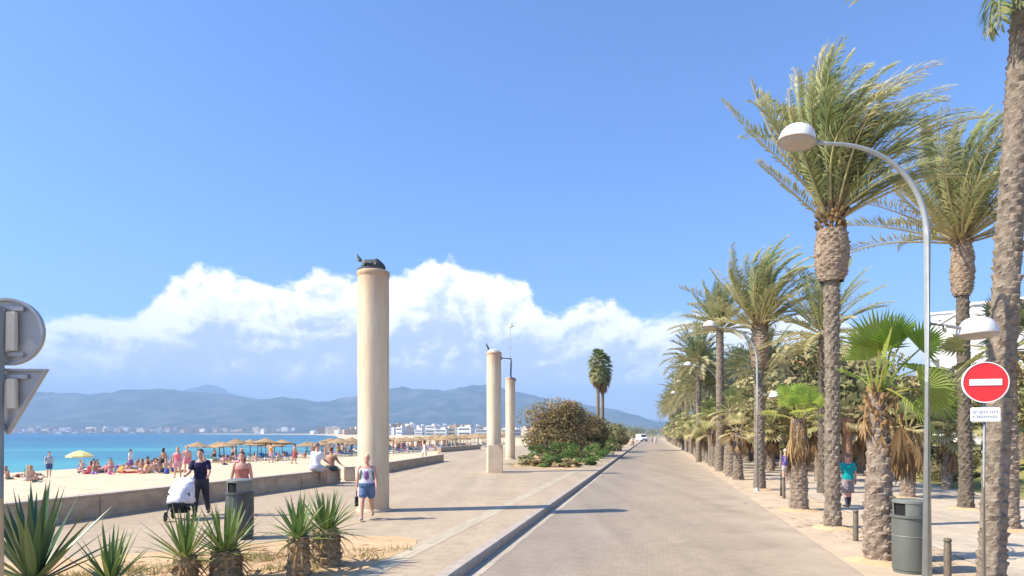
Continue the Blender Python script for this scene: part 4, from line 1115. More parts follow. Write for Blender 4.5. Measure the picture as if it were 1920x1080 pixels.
while Yy < 215:
    far_fan(7.62 + .211 * Yy - 3.15 + rnd.uniform(-.25, .25), Yy, i % 3, rnd.uniform(.8, 1.12), rnd.uniform(0, 6.28), 'distant short palm in the front row beside the road', 'front row of short palms receding along the road')
    if Yy < 150: far_fan(11.5 + .211 * Yy + rnd.uniform(-1.2, 1.2) - 2.2, Yy + 2, (i + 1) % 3, rnd.uniform(.8, 1.25), rnd.uniform(0, 6.28), 'distant short palm in the second row behind the verge', 'second row of short palms behind the verge')
    Yy += 3.2 + .02 * Yy; i += 1
for X, Y, k, sc in ((15.2, 33, 0, .95), (17.5, 37, 1, .8), (16.3, 42, 2, 1.1), (19.5, 34, 1, .9), (22.5, 31, 0, .9), (21, 40, 2, 1.2), (26, 34, 1, .95), (18.6, 28.5, 2, .95)):
    far_fan(X, Y, k, sc, X, 'short palm standing in the planting between walkway and trees', 'short palms in the planting on the right')

# twin tall fan palms left of the road
def tall_washingtonia(X, Y, Ht, label, seed):
    q = random.Random(seed); root = empty('tall_fan_palm', (X, Y, PZ), 0, label, 'palm tree', 'twin tall fan palms')
    bm = bmesh.new(); ring_trunk(bm, Ht, lambda z: .26 * (1.5 - .5 * min(1, z / 1.5)) * (1 - .25 * z / Ht), .3, 7, .02, (0, 0), seed=seed, seg=14); ob('trunk', bm, M['bark'], root)
    lf = Leafy()
    for i in range(64):
        t = (i + .5) / 64; az = i * 2.39996
        fan_leaf(lf, (0, 0, Ht - 2.2 + 2.3 * t), az, R(-42 + 118 * t ** 1.2), .85, .80, q, .55 - .4 * t + q.uniform(-.15, .15), nseg=12, droop=.5, twist=q.uniform(-.4, .4))
    lf.obj('crown', M['fandull'], root)
    lf = Leafy(); dead_skirt(lf, (0, 0, Ht - 1.7), .22, 50, 2.4, q, .3); lf.obj('dead_fronds', M['dryfan'], root)
tall_washingtonia(11.6, 90, 12.4, 'left one of two tall slim fan palms above the brown bush', 301)
tall_washingtonia(12.35, 91, 12.0, 'right one of two tall slim fan palms with browner skirt', 305)

# ------------------------------------------------------------------ bushes and broadleaf trees
def leaf_cloud(lf, clumps, per, size, q, ag=(.1, .9), flat=.0):
    for cx, cy, cz, rx, ry, rz in clumps:
        base = q.uniform(*ag)
        for i in range(per):
            while True:
                v = Vector((q.uniform(-1, 1), q.uniform(-1, 1), q.uniform(-1, 1)))
                if .30 < v.length < 1: break
            v *= (v.length ** -.35)
            p = Vector((cx + v.x * rx, cy + v.y * ry, cz + v.z * rz))
            if p.z < .03: continue
            n = (v.normalized() + Vector((q.uniform(-.8, .8), q.uniform(-.8, .8), q.uniform(-.5, 1)))).normalized()
            a, b = frame(n); s = size * q.uniform(.55, 1.3)
            th = q.uniform(0, 6.28); u = a * math.cos(th) + b * math.sin(th); w = n.cross(u)
            lf.add((p - u * s, p + w * s * .45, p + u * s, p - w * s * .45), ((0, 1, 2, 3),), max(0, min(1, base + q.uniform(-.25, .25))))

def bush_mesh(seed, W, D, Ht, nc, per, size, ag=(.1, .9), z0=.1):
    q = random.Random(seed); cl = []
    for i in range(nc):
        a = q.uniform(0, 6.28); rr = math.sqrt(q.random()) * .78; h = q.uniform(z0, .85) * (1 - .45 * rr ** 2)
        s = q.uniform(.16, .30)
        cl.append((math.cos(a) * rr * W / 2, math.sin(a) * rr * D / 2, h * Ht, W * s * .8, D * s * .8, Ht * s * .7))
    lf = Leafy(); leaf_cloud(lf, cl, per, size, q, ag); return lf

def bush_wood(bm, W, Ht, q, n=7, r=.05, multi=True):
    for i in range(n):
        a = q.uniform(0, 6.28); e = q.uniform(.2, .42) * W
        p = [V(0, 0, -.05), V(math.cos(a) * e * .3, math.sin(a) * e * .3, Ht * .3), V(math.cos(a) * e * .7, math.sin(a) * e * .7, Ht * .55), V(math.cos(a) * e, math.sin(a) * e, Ht * q.uniform(.7, .85))]
        tube(bm, p, [r, r * .75, r * .5, r * .2], 6)

def bush(name, X, Y, z, W, D, Ht, seed, m, label, cat, nc=16, per=130, size=.09, ag=(.1, .9), wood=True, group=None, r=.04, z0=.1):
    q = random.Random(seed + 1); root = empty(name, (X, Y, z), q.uniform(-.4, .4), label, cat, group)
    if wood:
        bm = bmesh.new(); bush_wood(bm, W, Ht, q, 8, r); ob('stems', bm, M['wood'], root)
    bush_mesh(seed, W, D, Ht, nc, per, size, ag, z0).obj('foliage', M[m], root)
    return root
bush('tamarisk_bush', 4.4, 62, PZ, 6.8, 6, 6.0, 401, 'tamarisk', 'large rounded brown tamarisk bush at the end of the planted bed', 'bush', 52, 300, .13, (.1, 1), r=.12, z0=.08)
bush('tamarisk_bush', 7.3, 66, PZ, 4.6, 4.5, 4.6, 405, 'tamarisk', 'lower dark brown tamarisk bush right beside the large one', 'bush', 26, 220, .16, (.0, .7), r=.09, z0=.08)
bush('tamarisk_bush', 12.4, 84, PZ, 5.5, 7, 4.0, 407, 'olive', 'olive green bush at the feet of the twin fan palms', 'bush', 26, 200, .18, (.1, .7), r=.09, z0=.08)
for i, (x, y, W, Ht, m, lb) in enumerate(((1048, 868, 2.6, 1.7, 'shrub', 'bright green rounded shrub at the front of the far bed'), (1088, 864, 2.8, 1.4, 'shrub', 'second green shrub, right of the brightest one'), (1118, 860, 2.4, 1.2, 'shrub', 'low green shrub close to the kerb of the far bed'), (1012, 860, 2.4, 1.25, 'shrub', 'green shrub close to the farthest column'),
                                       (1005, 842, 2.6, 1.2, 'shrub', 'small green shrub under the brown bush on the left'), (1138, 846, 3.2, 2.1, 'shrub', 'taller deep green shrub in front of the twin palms'), (985, 872, 1.8, .7, 'olive', 'dry grey green shrub at the foot of the farthest column'), (1068, 876, 1.6, .5, 'tamarisk', 'low brown dried shrub at the front of the far bed'),
                                       (1012, 874, 1.6, .55, 'tamarisk', 'low straw coloured shrub beside the brightest green one'), (1155, 838, 3.4, 1.7, 'olive', 'olive shrub nearest the cyclists by the kerb'), (1032, 876, 1.5, .8, 'shrub', 'small bright shrub in front of the largest green one'), (1100, 872, 1.6, .6, 'shrub', 'lowest green shrub at the kerb end of the far bed'), (1062, 850, 3.0, 1.6, 'shrub', 'broad green shrub just in front of the brown bush'), (1128, 852, 2.4, 1.2, 'shrub', 'green shrub between the low one by the kerb and the tall one'))):
    Y = gy(y, PZ); W *= 1.02; Ht *= 1.15; bush('shrub', px(x, Y), Y, PZ, W, W * .9, Ht, 420 + i, m, lb, 'shrub', 11, 130, .085, (.05, .8), r=.02, z0=.12, group='shrubs of the far planted bed')

def trees_right():
    q = random.Random(9)
    meshes = []
    for s in range(3):
        lf = bush_mesh(500 + s, 6.5, 6.5, 4.4, 38, 170, .17, (.05, .95), .0); bm = bmesh.new()
        tube(bm, [V(0, 0, -2.6), V(.1, .05, -1.2), V(0, .1, .4)], [.22, .18, .14], 8); bush_wood(bm, 6.5, 4.4, random.Random(s), 9, .10)
        meshes.append((lf.mesh(), mesh_of(bm)))
        meshes[-1][0].materials.append(M['olive']); meshes[-1][1].materials.append(M['wood'])
    spots = [(18, 46), (22, 44), (25.5, 39), (29, 41), (33, 38), (37, 43), (42, 46), (28, 52), (20, 56), (35, 56), (24, 66), (30, 70), (26, 82), (33, 90), (30, 100), (36, 112), (35, 126), (41, 140), (42, 156), (50, 175), (26.5, 31), (31, 33), (47, 52), (23, 58), (21.5, 63), (23.5, 72), (26, 78), (28, 90), (31, 98), (33, 106), (36, 122), (38, 132), (41, 146), (44, 160), (48, 180), (54, 200), (18.8, 40), (38, 36)]
    for i, (X, Y) in enumerate(spots):
        r = empty('broadleaf_tree', (X, Y, 2.2), q.uniform(0, 6.28)); sc = q.uniform(.95, 1.3) if Y < 60 else q.uniform(.8, 1.1); r.scale = (sc, sc, sc * q.uniform(.9, 1.1)); r.location.z = 2.5 * sc
        link('crown', meshes[i % 3][0], None, r); link('trunk', meshes[i % 3][1], None, r)
        tag(r, 'olive green broadleaf tree in the belt behind the palms', 'tree', 'broadleaf trees behind the palms')
    for i in range(26):
        Y = 32 + i * 4.4 + q.uniform(-1, 1); X = 17 + .211 * Y - 2 + q.uniform(-2, 6)
        r = empty('undergrowth_bush', (X, Y, .1), q.uniform(0, 6.28), 'low olive bush under the trees on the right', 'bush', 'undergrowth under the trees on the right'); sc = q.uniform(.35, .6); r.scale = (sc, sc, sc)
        link('foliage', meshes[(i + 1) % 3][0], None, r)
trees_right()

# far wood closing the road: one mass nobody could count
def far_wood():
    q = random.Random(15); lf = Leafy(); cl = []
    for i in range(170):
        Y = q.uniform(215, 420); sd = q.choice((-1, 1, 1)); u = q.uniform(8, 40) if sd > 0 else q.uniform(-40, -7)
        X = kx(Y) + 3.17 + u; cl.append((X, Y, q.uniform(1, 4.5) + (1.6 if sd > 0 else 0), q.uniform(3, 5), q.uniform(3, 5), q.uniform(1.8, 3)))
    for i in range(40):
        Y = q.uniform(420, 470); cl.append((kx(Y) + q.uniform(-30, 40), Y, q.uniform(1, 4), 5, 5, 2.6))
    leaf_cloud(lf, cl, 70, .55, q, (.1, .9)); o = lf.obj('far_wood', M['olive']); o['kind'] = 'stuff'
far_wood()

# ------------------------------------------------------------------ yuccas in the near bed
def sword(lf, base, d, L_, w, q, age, bend=.2, thick=.02, up=None):
    d = d.normalized(); sv = d.cross(Vector((0, 0, 1)))
    if sv.length < .1: sv = Vector((1, 0, 0))
    sv.normalize(); n = sv.cross(d).normalized()
    rows = []; k = 6; p = Vector(base); dd = d.copy()
    for i in range(k + 1):
        t = i / k; ww = w * (.55 + .9 * math.sin(math.pi * min(1, t * .85 + .12)) ** .8 * .5) * (1 - t ** 2.2) + .002
        rows.append((p - sv * ww + n * ww * .35, p.copy(), p + sv * ww + n * ww * .35))
        dd = (dd + Vector((0, 0, -bend * t / k * 2))).normalized(); p = p + dd * L_ / k
    pts = [v for r in rows for v in r]; fs = []
    for i in range(k):
        a = i * 3; fs += [(a, a + 1, a + 4, a + 3), (a + 1, a + 2, a + 5, a + 4)]
    o = len(lf.v); lf.add(pts, fs, age)
    for i in range(k + 1):       # paler margins and dry tips
        for j in (0, 2): lf.a[o + i * 3 + j] = min(1, age + .22)
    for j in range(3): lf.a[o + k * 3 + j] = min(1, age + .6)

def yucca(X, Y, label, trunkH, trunkR, L_, n, seed, w=.028, m='yucca', el0=-5, age=.35, group='spiky yuccas in the near planting bed', bend=.18, dead=14):
    q = random.Random(seed); root = empty('yucca', (X, Y, PZ + .006), 0, label, 'plant', group)
    if trunkH > .05:
        bm = bmesh.new()
        ring_trunk(bm, trunkH, lambda z: trunkR * (1.15 - .2 * z / trunkH), .07, 9, .045, (0, 0), seed=seed, seg=36, z0=-.05); ob('trunk', bm, M['yuccatrunk'], root)
    lf = Leafy()
    for i in range(n):
        t = (i + .5) / n; az = i * 2.39996 + q.uniform(-.2, .2); el = R(el0 + (86 - el0) * t ** .85 + q.uniform(-6, 6))
        d = Vector((math.cos(az) * math.cos(el), math.sin(az) * math.cos(el), math.sin(el)))
        sword(lf, Vector((math.cos(az) * trunkR * .45, math.sin(az) * trunkR * .45, trunkH - .08 + .14 * t)), d, L_ * q.uniform(.82, 1.08) * (1 - .12 * t), w * q.uniform(.85, 1.15), q, max(0, min(1, age + .35 * (1 - t) - .15 + q.uniform(-.12, .12) + (.45 if q.random() < .08 else 0))), bend * (1.2 - t) * (q.uniform(2.5, 6) if q.random() < .16 else 1))
    lf.obj('leaves', M[m], root)
    if dead:
        lf = Leafy()
        for i in range(dead):
            az = i * 2.4; el = R(q.uniform(-55, -10)); d = Vector((math.cos(az) * math.cos(el), math.sin(az) * math.cos(el), math.sin(el)))
            sword(lf, Vector((math.cos(az) * trunkR * .8, math.sin(az) * trunkR * .8, trunkH - .1)), d, L_ * q.uniform(.4, .75), w * .7, q, q.uniform(.3, 1), .5)
        lf.obj('dead_leaves', M['dryfan'], root)
yucca(-6.85, 9.55, 'largest dark green sword-leaved yucca at the lower left corner', .15, .16, 1.45, 40, 601, .062, 'agave', 22, .3, bend=.06, dead=0)
yucca(-5.75, 9.55, 'small low yucca between the dark one and the pair with stubby trunks', .10, .13, .86, 34, 603, .032, 'yucca', 8, .35, bend=.12, dead=6)
yucca(-4.80, 9.8, 'yucca with thin leaves in front of the stroller', .42, .15, .80, 46, 605, .027, 'yucca', 0, .4)
yucca(-4.36, 10.15, 'bushy yucca on a thick stubby trunk in front of the dark bin', .44, .21, .80, 56, 607, .028, 'yucca', -5, .4)
yucca(-3.33, 10.4, 'left yucca of the pair beside the walking woman, on a slim trunk', .62, .15, .72, 46, 609, .030, 'yucca', -8, .3)
yucca(-3.12, 11.2, 'right yucca of the pair beside the walking woman, on a thick trunk', .62, .21, .74, 52, 611, .030, 'yucca', -12, .3)

# dry grass tufts: nobody could count the blades
def grass(name, pts, n, h, seed, z, lo=.3, hi=1.0):
    q = random.Random(seed); lf = Leafy()
    for cx, cy, rr, k in pts:
        for i in range(int(n * k)):
            a = q.uniform(0, 6.28); r_ = math.sqrt(q.random()) * rr; p = Vector((cx + math.cos(a) * r_ * 1.3, cy + math.sin(a) * r_ * .7, z))
            d = Vector((q.uniform(-.8, .8), q.uniform(-.8, .8), 1)).normalized(); l = h * q.uniform(.4, 1.2); s = Vector((math.cos(a), math.sin(a), 0)) * .007
            lf.add((p - s, p + s, p + d * l), ((0, 1, 2),), q.uniform(lo, hi))
    o = lf.obj(name, M['grass']); o['kind'] = 'stuff'
grass('dry_grass', [(-4.9, 11.6, .6, 1), (-4.2, 12.0, .7, 1), (-5.6, 11.0, .7, 1), (-6.3, 10.4, .6, 1), (-3.6, 10.9, .35, .5), (-2.9, 11.9, .5, .4), (-4.0, 9.9, .5, .8), (-2.5, 12.6, .5, .3)], 420, .13, 5, PZ + .006)
grass('dry_grass', [(2.2, 44, 1.8, 1), (3.6, 46.5, 1.6, 1), (1.2, 47, 1.6, 1), (5.0, 50, 1.8, .7)], 420, .22, 6, PZ + .006, .1, 1)

# soil mounds round the trunk feet
def soil_mound(X, Y, r, seed):
    q = random.Random(seed); bm = bmesh.new(); rings = []
    for j, (k, z) in enumerate(((1, -.012), (.8, .03), (.5, .06), (.2, .075))):
        rings.append([bm.verts.new((X + r * k * (1 + .18 * mnoise.noise(Vector((math.cos(a) * 2 + seed, math.sin(a) * 2, j * .3)))) * math.cos(a), Y + r * k * (1 + .18 * mnoise.noise(Vector((math.cos(a) * 2, math.sin(a) * 2 + seed, j * .3)))) * math.sin(a), z + q.uniform(-.006, .006) * (j > 0))) for a in [2 * math.pi * i / 28 for i in range(28)]])
    for a, b in zip(rings, rings[1:]):
        for i in range(28): bm.faces.new((a[i], a[(i + 1) % 28], b[(i + 1) % 28], b[i]))
    bm.faces.new(rings[-1]); o = ob('soil_mound', bm, M['earth'], smooth=True); o['kind'] = 'structure'
for i, (X, Y, r) in enumerate(((8.1, 16.85, .55), (6.86, 12.45, .6), (8.9, 20.7, .65), (7.62, 10.6, .6), (14.3, 21, .6), (12.25, 16.5, .7), (10.5, 28.3, .6), (14.6, 24.6, .5))): soil_mound(X, Y, r, i)
# fallen leaf litter: nobody could count it
def litter():
    q = random.Random(71); lf = Leafy()
    for (cx, cy, rx, ry, n, z) in ((-4.2, 11.6, 2.4, 1.8, 420, PZ + .012), (8.0, 15, 1.0, 6, 160, .012), (10.5, 26, 1.2, 8, 120, .016), (3.2, 45, 2.5, 4, 160, PZ + .012)):
        for i in range(n):
            x, y = cx + q.gauss(0, .45) * rx, cy + q.gauss(0, .45) * ry
            if z > .1 and (x > kx(y) - 1.75 or y > 14.1) and cy < 20: continue
            a = q.uniform(0, 6.28); l = q.uniform(.04, .22); d = Vector((math.cos(a), math.sin(a), 0)); s = Vector((-d.y, d.x, 0)) * q.uniform(.004, .014)
            p = Vector((x, y, z)); lf.add((p - d * l, p - s + V(0, 0, .012), p + d * l, p + s + V(0, 0, .012)), ((0, 1, 2, 3),), q.random())
    o = lf.obj('leaf_litter', M['dryfan']); o['kind'] = 'stuff'
litter()
# ------------------------------------------------------------------ people
def capsule(bm, p0, r0, p1, r1, seg=12, flat=None):
    d = p1 - p0; L_ = d.length; d.normalize(); x, y = frame(d); rings = []
    def ring(c, r): return [bm.verts.new(c + x * math.cos(2 * math.pi * k / seg) * r + y * math.sin(2 * math.pi * k / seg) * r * (flat or 1)) for k in range(seg)]
    for a in (-80, -50, -20, 0): rings.append(ring(p0 + d * math.sin(R(a)) * r0, math.cos(R(a)) * r0))
    for a in (0, 20, 50, 80): rings.append(ring(p1 + d * math.sin(R(a)) * r1, math.cos(R(a)) * r1))
    for a, b in zip(rings, rings[1:]):
        for k in range(seg): bm.faces.new((a[k], a[(k + 1) % seg], b[(k + 1) % seg], b[k]))
    bm.faces.new(rings[0][::-1]); bm.faces.new(rings[-1])

def loft(bm, rings, seg=20):
    """rings: (centre, x axis*rx, y axis*ry)"""
    rr = []
    for c, ax, ay in rings: rr.append([bm.verts.new(c + ax * math.cos(2 * math.pi * k / seg) + ay * math.sin(2 * math.pi * k / seg)) for k in range(seg)])
    for a, b in zip(rr, rr[1:]):
        for k in range(seg): bm.faces.new((a[k], a[(k + 1) % seg], b[(k + 1) % seg], b[k]))
    bm.faces.new(rr[0][::-1]); bm.faces.new(rr[-1])

class Pose:
    """skeleton of a 1.75 m figure facing -Y; angles in degrees"""
    def __init__(s, hip=.93, lean=0, arms=((5, 8, 12), (5, 8, 12)), legs=((0, 3, 0), (0, 3, 0)), turn=0, fat=1.0, head=0):
        s.fat = fat
        X = Vector((1, 0, 0)); s.P = Vector((0, 0, hip)); l = R(lean)
        s.T = Vector((0, -math.sin(l), math.cos(l))); s.B = Vector((0, math.cos(l), math.sin(l))); s.X = X
        s.neck = s.P + s.T * .535
        hl = R(lean * .35 + head); s.HT = Vector((0, -math.sin(hl), math.cos(hl))); s.HB = Vector((0, math.cos(hl), math.sin(hl)))
        s.head = s.neck + s.HT * .175 + Vector((0, -.015, 0))
        s.arm = []; s.leg = []
        for sd, (f, ab, e) in zip((-1, 1), arms):
            sh = s.P + s.T * .475 + X * sd * (.175 * (.6 + .4 * fat))
            d = Vector((sd * math.sin(R(ab)), -math.sin(R(f)) * math.cos(R(ab)), -math.cos(R(f)) * math.cos(R(ab))))
            d2 = Vector((sd * math.sin(R(ab * .5)), -math.sin(R(f + e)) * math.cos(R(ab * .5)), -math.cos(R(f + e)) * math.cos(R(ab * .5))))
            el = sh + d * .285; wr = el + d2 * .25
            s.arm.append((sh, el, wr, d2))
        for sd, (f, ab, k) in zip((-1, 1), legs):
            hp = s.P + X * sd * .092 + Vector((0, 0, -.04))
            d = Vector((sd * math.sin(R(ab)), -math.sin(R(f)) * math.cos(R(ab)), -math.cos(R(f)) * math.cos(R(ab))))
            d2 = Vector((sd * math.sin(R(ab * .6)), -math.sin(R(f - k)), -math.cos(R(f - k))))
            kn = hp + d * .42; an = kn + d2.normalized() * .41
            fd = Vector((sd * .15, -math.cos(R(f - k)), math.sin(R(f - k)) * -1 if abs(f - k) > 25 else 0)).normalized()
            s.leg.append((hp, kn, an, fd))
    TORSO = ((-.10, .14, .105), (-.03, .172, .118), (.06, .165, .115), (.17, .138, .098), (.28, .150, .108), (.38, .172, .118), (.45, .172, .105), (.50, .135, .085), (.53, .07, .065), (.56, .055, .058))
    def torso(s, bm, a=-1, b=1, g=0.0, gf=1.0):
        rg = []
        for z, rx, ry in s.TORSO:
            if a <= z <= b: rg.append((s.P + s.T * z, s.X * (rx * s.fat + g), s.B * (ry * (s.fat ** 1.3) + g)))
        loft(bm, rg)
    def body(s, vox, hands=False, feet=True):
        bm = bmesh.new(); s.torso(bm)
        capsule(bm, s.P + s.T * .50, .056, s.neck + s.HT * .09, .052)
        # head: skull, jaw, nose, ears
        h = s.head; up = s.HT; bk = s.HB
        loft(bm, [(h + up * z + bk * o, s.X * rx, bk * ry) for z, rx, ry, o in ((-.115, .030, .035, -.045), (-.10, .046, .055, -.035), (-.06, .060, .078, -.015), (0, .072, .092, 0), (.05, .074, .096, .005), (.09, .062, .082, .008), (.115, .035, .045, .008), (.122, .01, .012, .008))], 16)
        capsule(bm, h + up * .02 - bk * .088, .011, h - up * .025 - bk * .102, .017)
        for sd in (-1, 1): capsule(bm, h + s.X * sd * .073 + up * .015 + bk * .01, .012, h + s.X * sd * .076 - up * .02 + bk * .005, .010)
        for sd, (sh, el, wr, d2) in zip((-1, 1), s.arm):
            k = .5 + .5 * s.fat
            capsule(bm, sh, .056 * k, el, .042 * k); capsule(bm, el, .042 * k, wr, .028)
            if hands:
                hx = s.X * -sd; hd = d2.normalized(); side = hd.cross(hx).normalized(); pal = side.cross(hd).normalized()
                loft(bm, [(wr + hd * z, side * rx, pal * ry) for z, rx, ry in ((-.01, .026, .02), (.03, .036, .016), (.07, .042, .015), (.092, .040, .012))], 12)
                for i, (o, l) in enumerate(((-.031, .060), (-.011, .074), (.010, .070), (.030, .052))):
                    b = wr + hd * .085 + side * o; m = b + (hd + pal * -.25 * sd * 0 + hx * .22).normalized() * l * .55; t = m + (hd + hx * .75).normalized() * l * .5
                    capsule(bm, b, .0100, m, .0095, 8); capsule(bm, m, .0095, t, .008, 8)
                fw = side if side.y < 0 else -side
                b = wr + hd * .03 + fw * .030; m = b + (hd * .7 + fw * .7).normalized() * .035; t = m + (hd + fw * .15 + hx * .2).normalized() * .032
                capsule(bm, b, .014, m, .0115, 8); capsule(bm, m, .0115, t, .009, 8)
            else:
                capsule(bm, wr, .028, wr + d2.normalized() * .09, .036, flat=.6); capsule(bm, wr + d2.normalized() * .09, .034, wr + d2.normalized() * .16, .018, flat=.6)
        for sd, (hp, kn, an, fd) in zip((-1, 1), s.leg):
            k = .55 + .45 * s.fat
            capsule(bm, hp, .090 * k, kn, .056 * k)
            shin = an - kn
            capsule(bm, kn, .054 * k, kn + shin * .32, .055 * k); capsule(bm, kn + shin * .32, .054 * k, an, .036)
            if feet:
                heel = an + shin.normalized() * .045
                capsule(bm, heel - fd * .03, .034, heel + fd * .11, .034, flat=1); capsule(bm, heel + fd * .11, .032, heel + fd * .175, .020)
        return remesh_obj(None, bm, vox, None, None, 4 if not hands else 3)
    def shirt(s, vox, sleeve=.55, low=-.10, top=.52, g=.016, straps=False):
        bm = bmesh.new(); s.torso(bm, low, top, g)
        if sleeve:
            for sh, el, wr, d2 in s.arm:
                k = .5 + .5 * s.fat
                capsule(bm, sh, .056 * k + g, sh.lerp(el, sleeve), .052 * k + g)
        return remesh_obj(None, bm, vox, None, None, 3)
    def shorts(s, vox, f=.62, hi=.08, g=.022, flare=.02):
        bm = bmesh.new(); s.torso(bm, -.2, hi, g)
        for hp, kn, an, fd in s.leg:
            k = .55 + .45 * s.fat
            if f <= 1: capsule(bm, hp, .090 * k + g, hp.lerp(kn, f), .075 * k + g + flare)
            else:
                capsule(bm, hp, .090 * k + g, kn, .062 * k + g); capsule(bm, kn, .062 * k + g, kn.lerp(an, f - 1), .05 + g * .6)
        return remesh_obj(None, bm, vox, None, None, 3)
    def bra(s, vox, lo=.27, hi=.40): 
        bm = bmesh.new(); s.torso(bm, lo, hi, .02)
        return remesh_obj(None, bm, vox, None, None, 2)
    def hair(s, vox, long=False, bald=False):
        bm = bmesh.new(); h = s.head + s.HB * .012 + s.HT * .012
        up, bk = s.HT, s.HB
        z0 = -.01
        loft(bm, [(h + up * z + bk * o, s.X * rx, bk * ry) for z, rx, ry, o in ((-.02, .076, .062, .042), (.03, .083, .085, .024), (.06, .083, .100, .010), (.09, .071, .090, .010), (.12, .042, .055, .010), (.13, .01, .012, .01))], 16)
        if long:
            for sd in (-1, 0, 1): capsule(bm, h + bk * .07 + s.X * sd * .04, .05, h + bk * .085 + s.X * sd * .05 - up * .2, .03)
        return remesh_obj(None, bm, vox, None, None, 2)
    def eyes(s, root):
        for sd in (-1, 1):
            bm = bmesh.new(); bmesh.ops.create_uvsphere(bm, u_segments=8, v_segments=6, radius=.012, matrix=Matrix.Translation(s.head + s.X * sd * .030 + s.HT * .018 - s.HB * .083)); ob('eye', bm, plain('eye', (.05, .04, .035), .3), root, smooth=True)
        bm = bmesh.new(); capsule(bm, s.head - s.X * .02 - s.HT * .058 - s.HB * .086, .006, s.head + s.X * .02 - s.HT * .058 - s.HB * .086, .006, 8); ob('mouth', bm, plain('lips', (.42, .17, .14), .6), root, smooth=True)

SKIN = [(.60, .36, .26), (.52, .29, .19), (.66, .42, .32), (.42, .22, .14), (.62, .32, .24)]
def skin(i): return plain('skin%d' % (i % 5), SKIN[i % 5], .55, .3)
def part(name, me, m, root): 
    o = link(name, me, None, root)
    if not me.materials: me.materials.append(m)
    else:
        o.material_slots[0].link = 'OBJECT'; o.material_slots[0].material = m
    return o

def near_person(loc, rz, height, label, pose, sk, wear, hair=(.20, .13, .08), long=False, hands=True, face=True, vox=.0085):
    r = empty('person', loc, rz, label, 'person', scale=height / 1.75)
    part('body', pose.body(vox, hands), skin(sk), r)
    for nm, me, c in wear: part(nm, me, plain(nm + str(c), c, .85, .15), r)
    if hair: part('hair', pose.hair(.011, long), plain('hair' + str(hair), hair, .7, .3), r)
    if face: pose.eyes(r)
    return r

def shoes(p, vox=.01):
    bm = bmesh.new()
    for sd, (hp, kn, an, fd) in zip((-1, 1), p.leg):
        heel = an + (an - kn).normalized() * .05
        capsule(bm, heel - fd * .03, .042, heel + fd * .12, .042); capsule(bm, heel + fd * .12, .04, heel + fd * .19, .026)
    return remesh_obj(None, bm, vox, None, None, 2)

# walking woman in front of the nearest column
p = Pose(lean=2, arms=((-14, 12, 12), (16, 12, 14)), legs=((24, 2, 14), (-18, 2, 14)), fat=1.14)
w = near_person((-3.72, 17.1, PZ + .01), .12, 1.66, 'walking woman in white sleeveless top and denim shorts in front of the nearest column', p, 4,
            [('top', p.shirt(.012, 0, .0, .49), (.78, .74, .80)), ('shorts', p.shorts(.012, .55, .05), (.13, .20, .36)), ('waist_jacket', None, None)][:2], (.62, .50, .33), False)
bm = bmesh.new(); p.torso(bm, -.06, .07, .05)
part('waist_jacket', remesh_obj(None, bm, .014, None), plain('denim', (.09, .16, .30)), w)
bm = bmesh.new(); loft(bm, [(p.P + p.T * z, p.X * rx, p.B * ry) for z, rx, ry in ((.16, .08, .150), (.22, .115, .162), (.33, .12, .172), (.40, .09, .166))])
part('chest_print', remesh_obj(None, bm, .014, None), plain('print', (.30, .16, .36)), w)
bm = bmesh.new()
for sd in (-1, 1): capsule(bm, p.P + p.X * sd * .13 + p.T * .50 + p.B * .02, .028, p.P + p.X * sd * .145 + p.T * .40 - p.B * .125, .024); capsule(bm, p.P + p.X * sd * .145 + p.T * .40 - p.B * .125, .024, p.P + p.X * sd * .19 + p.T * .16 - p.B * .05, .022)
loft(bm, [(p.P + p.T * z + p.B * .19, p.X * rx, p.B * ry) for z, rx, ry in ((.05, .10, .06), (.10, .16, .09), (.40, .165, .09), (.48, .13, .07), (.50, .06, .03))])
me = remesh_obj(None, bm, .014, None)
hb = empty('handbag', (-3.72, 17.1, PZ + .01), .12, 'dark handbag hanging from the hand of the walking woman', 'handbag', scale=1.66 / 1.75)
hw_ = p.arm[0][2] + p.arm[0][3] * .12
bm = bmesh.new(); loft(bm, [(hw_ + V(0, 0, z), V(.05, 0, 0), V(0, ry, 0)) for z, ry in ((-.40, .12), (-.36, .15), (-.20, .13), (-.15, .10))]); ob('bag', bm, plain('black_bag', (.03, .03, .035)), hb, smooth=True)
bm = bmesh.new(); tube(bm, [hw_ + V(0, -.09, -.16), hw_ + V(0, -.05, .0), hw_ + V(0, .05, .0), hw_ + V(0, .09, -.16)], .010, 6); ob('handle', bm, plain('black_bag', (.03, .03, .035)), hb)
bp = empty('backpack', (-3.72, 17.1, PZ + .01), .12, 'teal backpack worn by the walking woman', 'backpack', scale=1.66 / 1.75); part('bag', me, plain('teal_bag', (.10, .30, .27)), bp)
part('shoes', shoes(p), plain('pale_shoe', (.60, .52, .44)), w)

# man pushing the stroller
p = Pose(lean=5, arms=((28, 14, 42), (28, 14, 42)), legs=((14, 2, 8), (-14, 2, 10)), fat=1.08)
m_ = near_person((-8.42, 18.05, PZ + .01), .18, 1.77, 'man in dark navy t-shirt pushing the white covered stroller', p, 0, [('shirt', p.shirt(.013, .6, -.1), (.028, .026, .07)), ('trousers', p.shorts(.013, 1.9, .06, .02, .0), (.05, .055, .075)), ('shoes', shoes(p), (.08, .07, .06))], (.05, .035, .03))

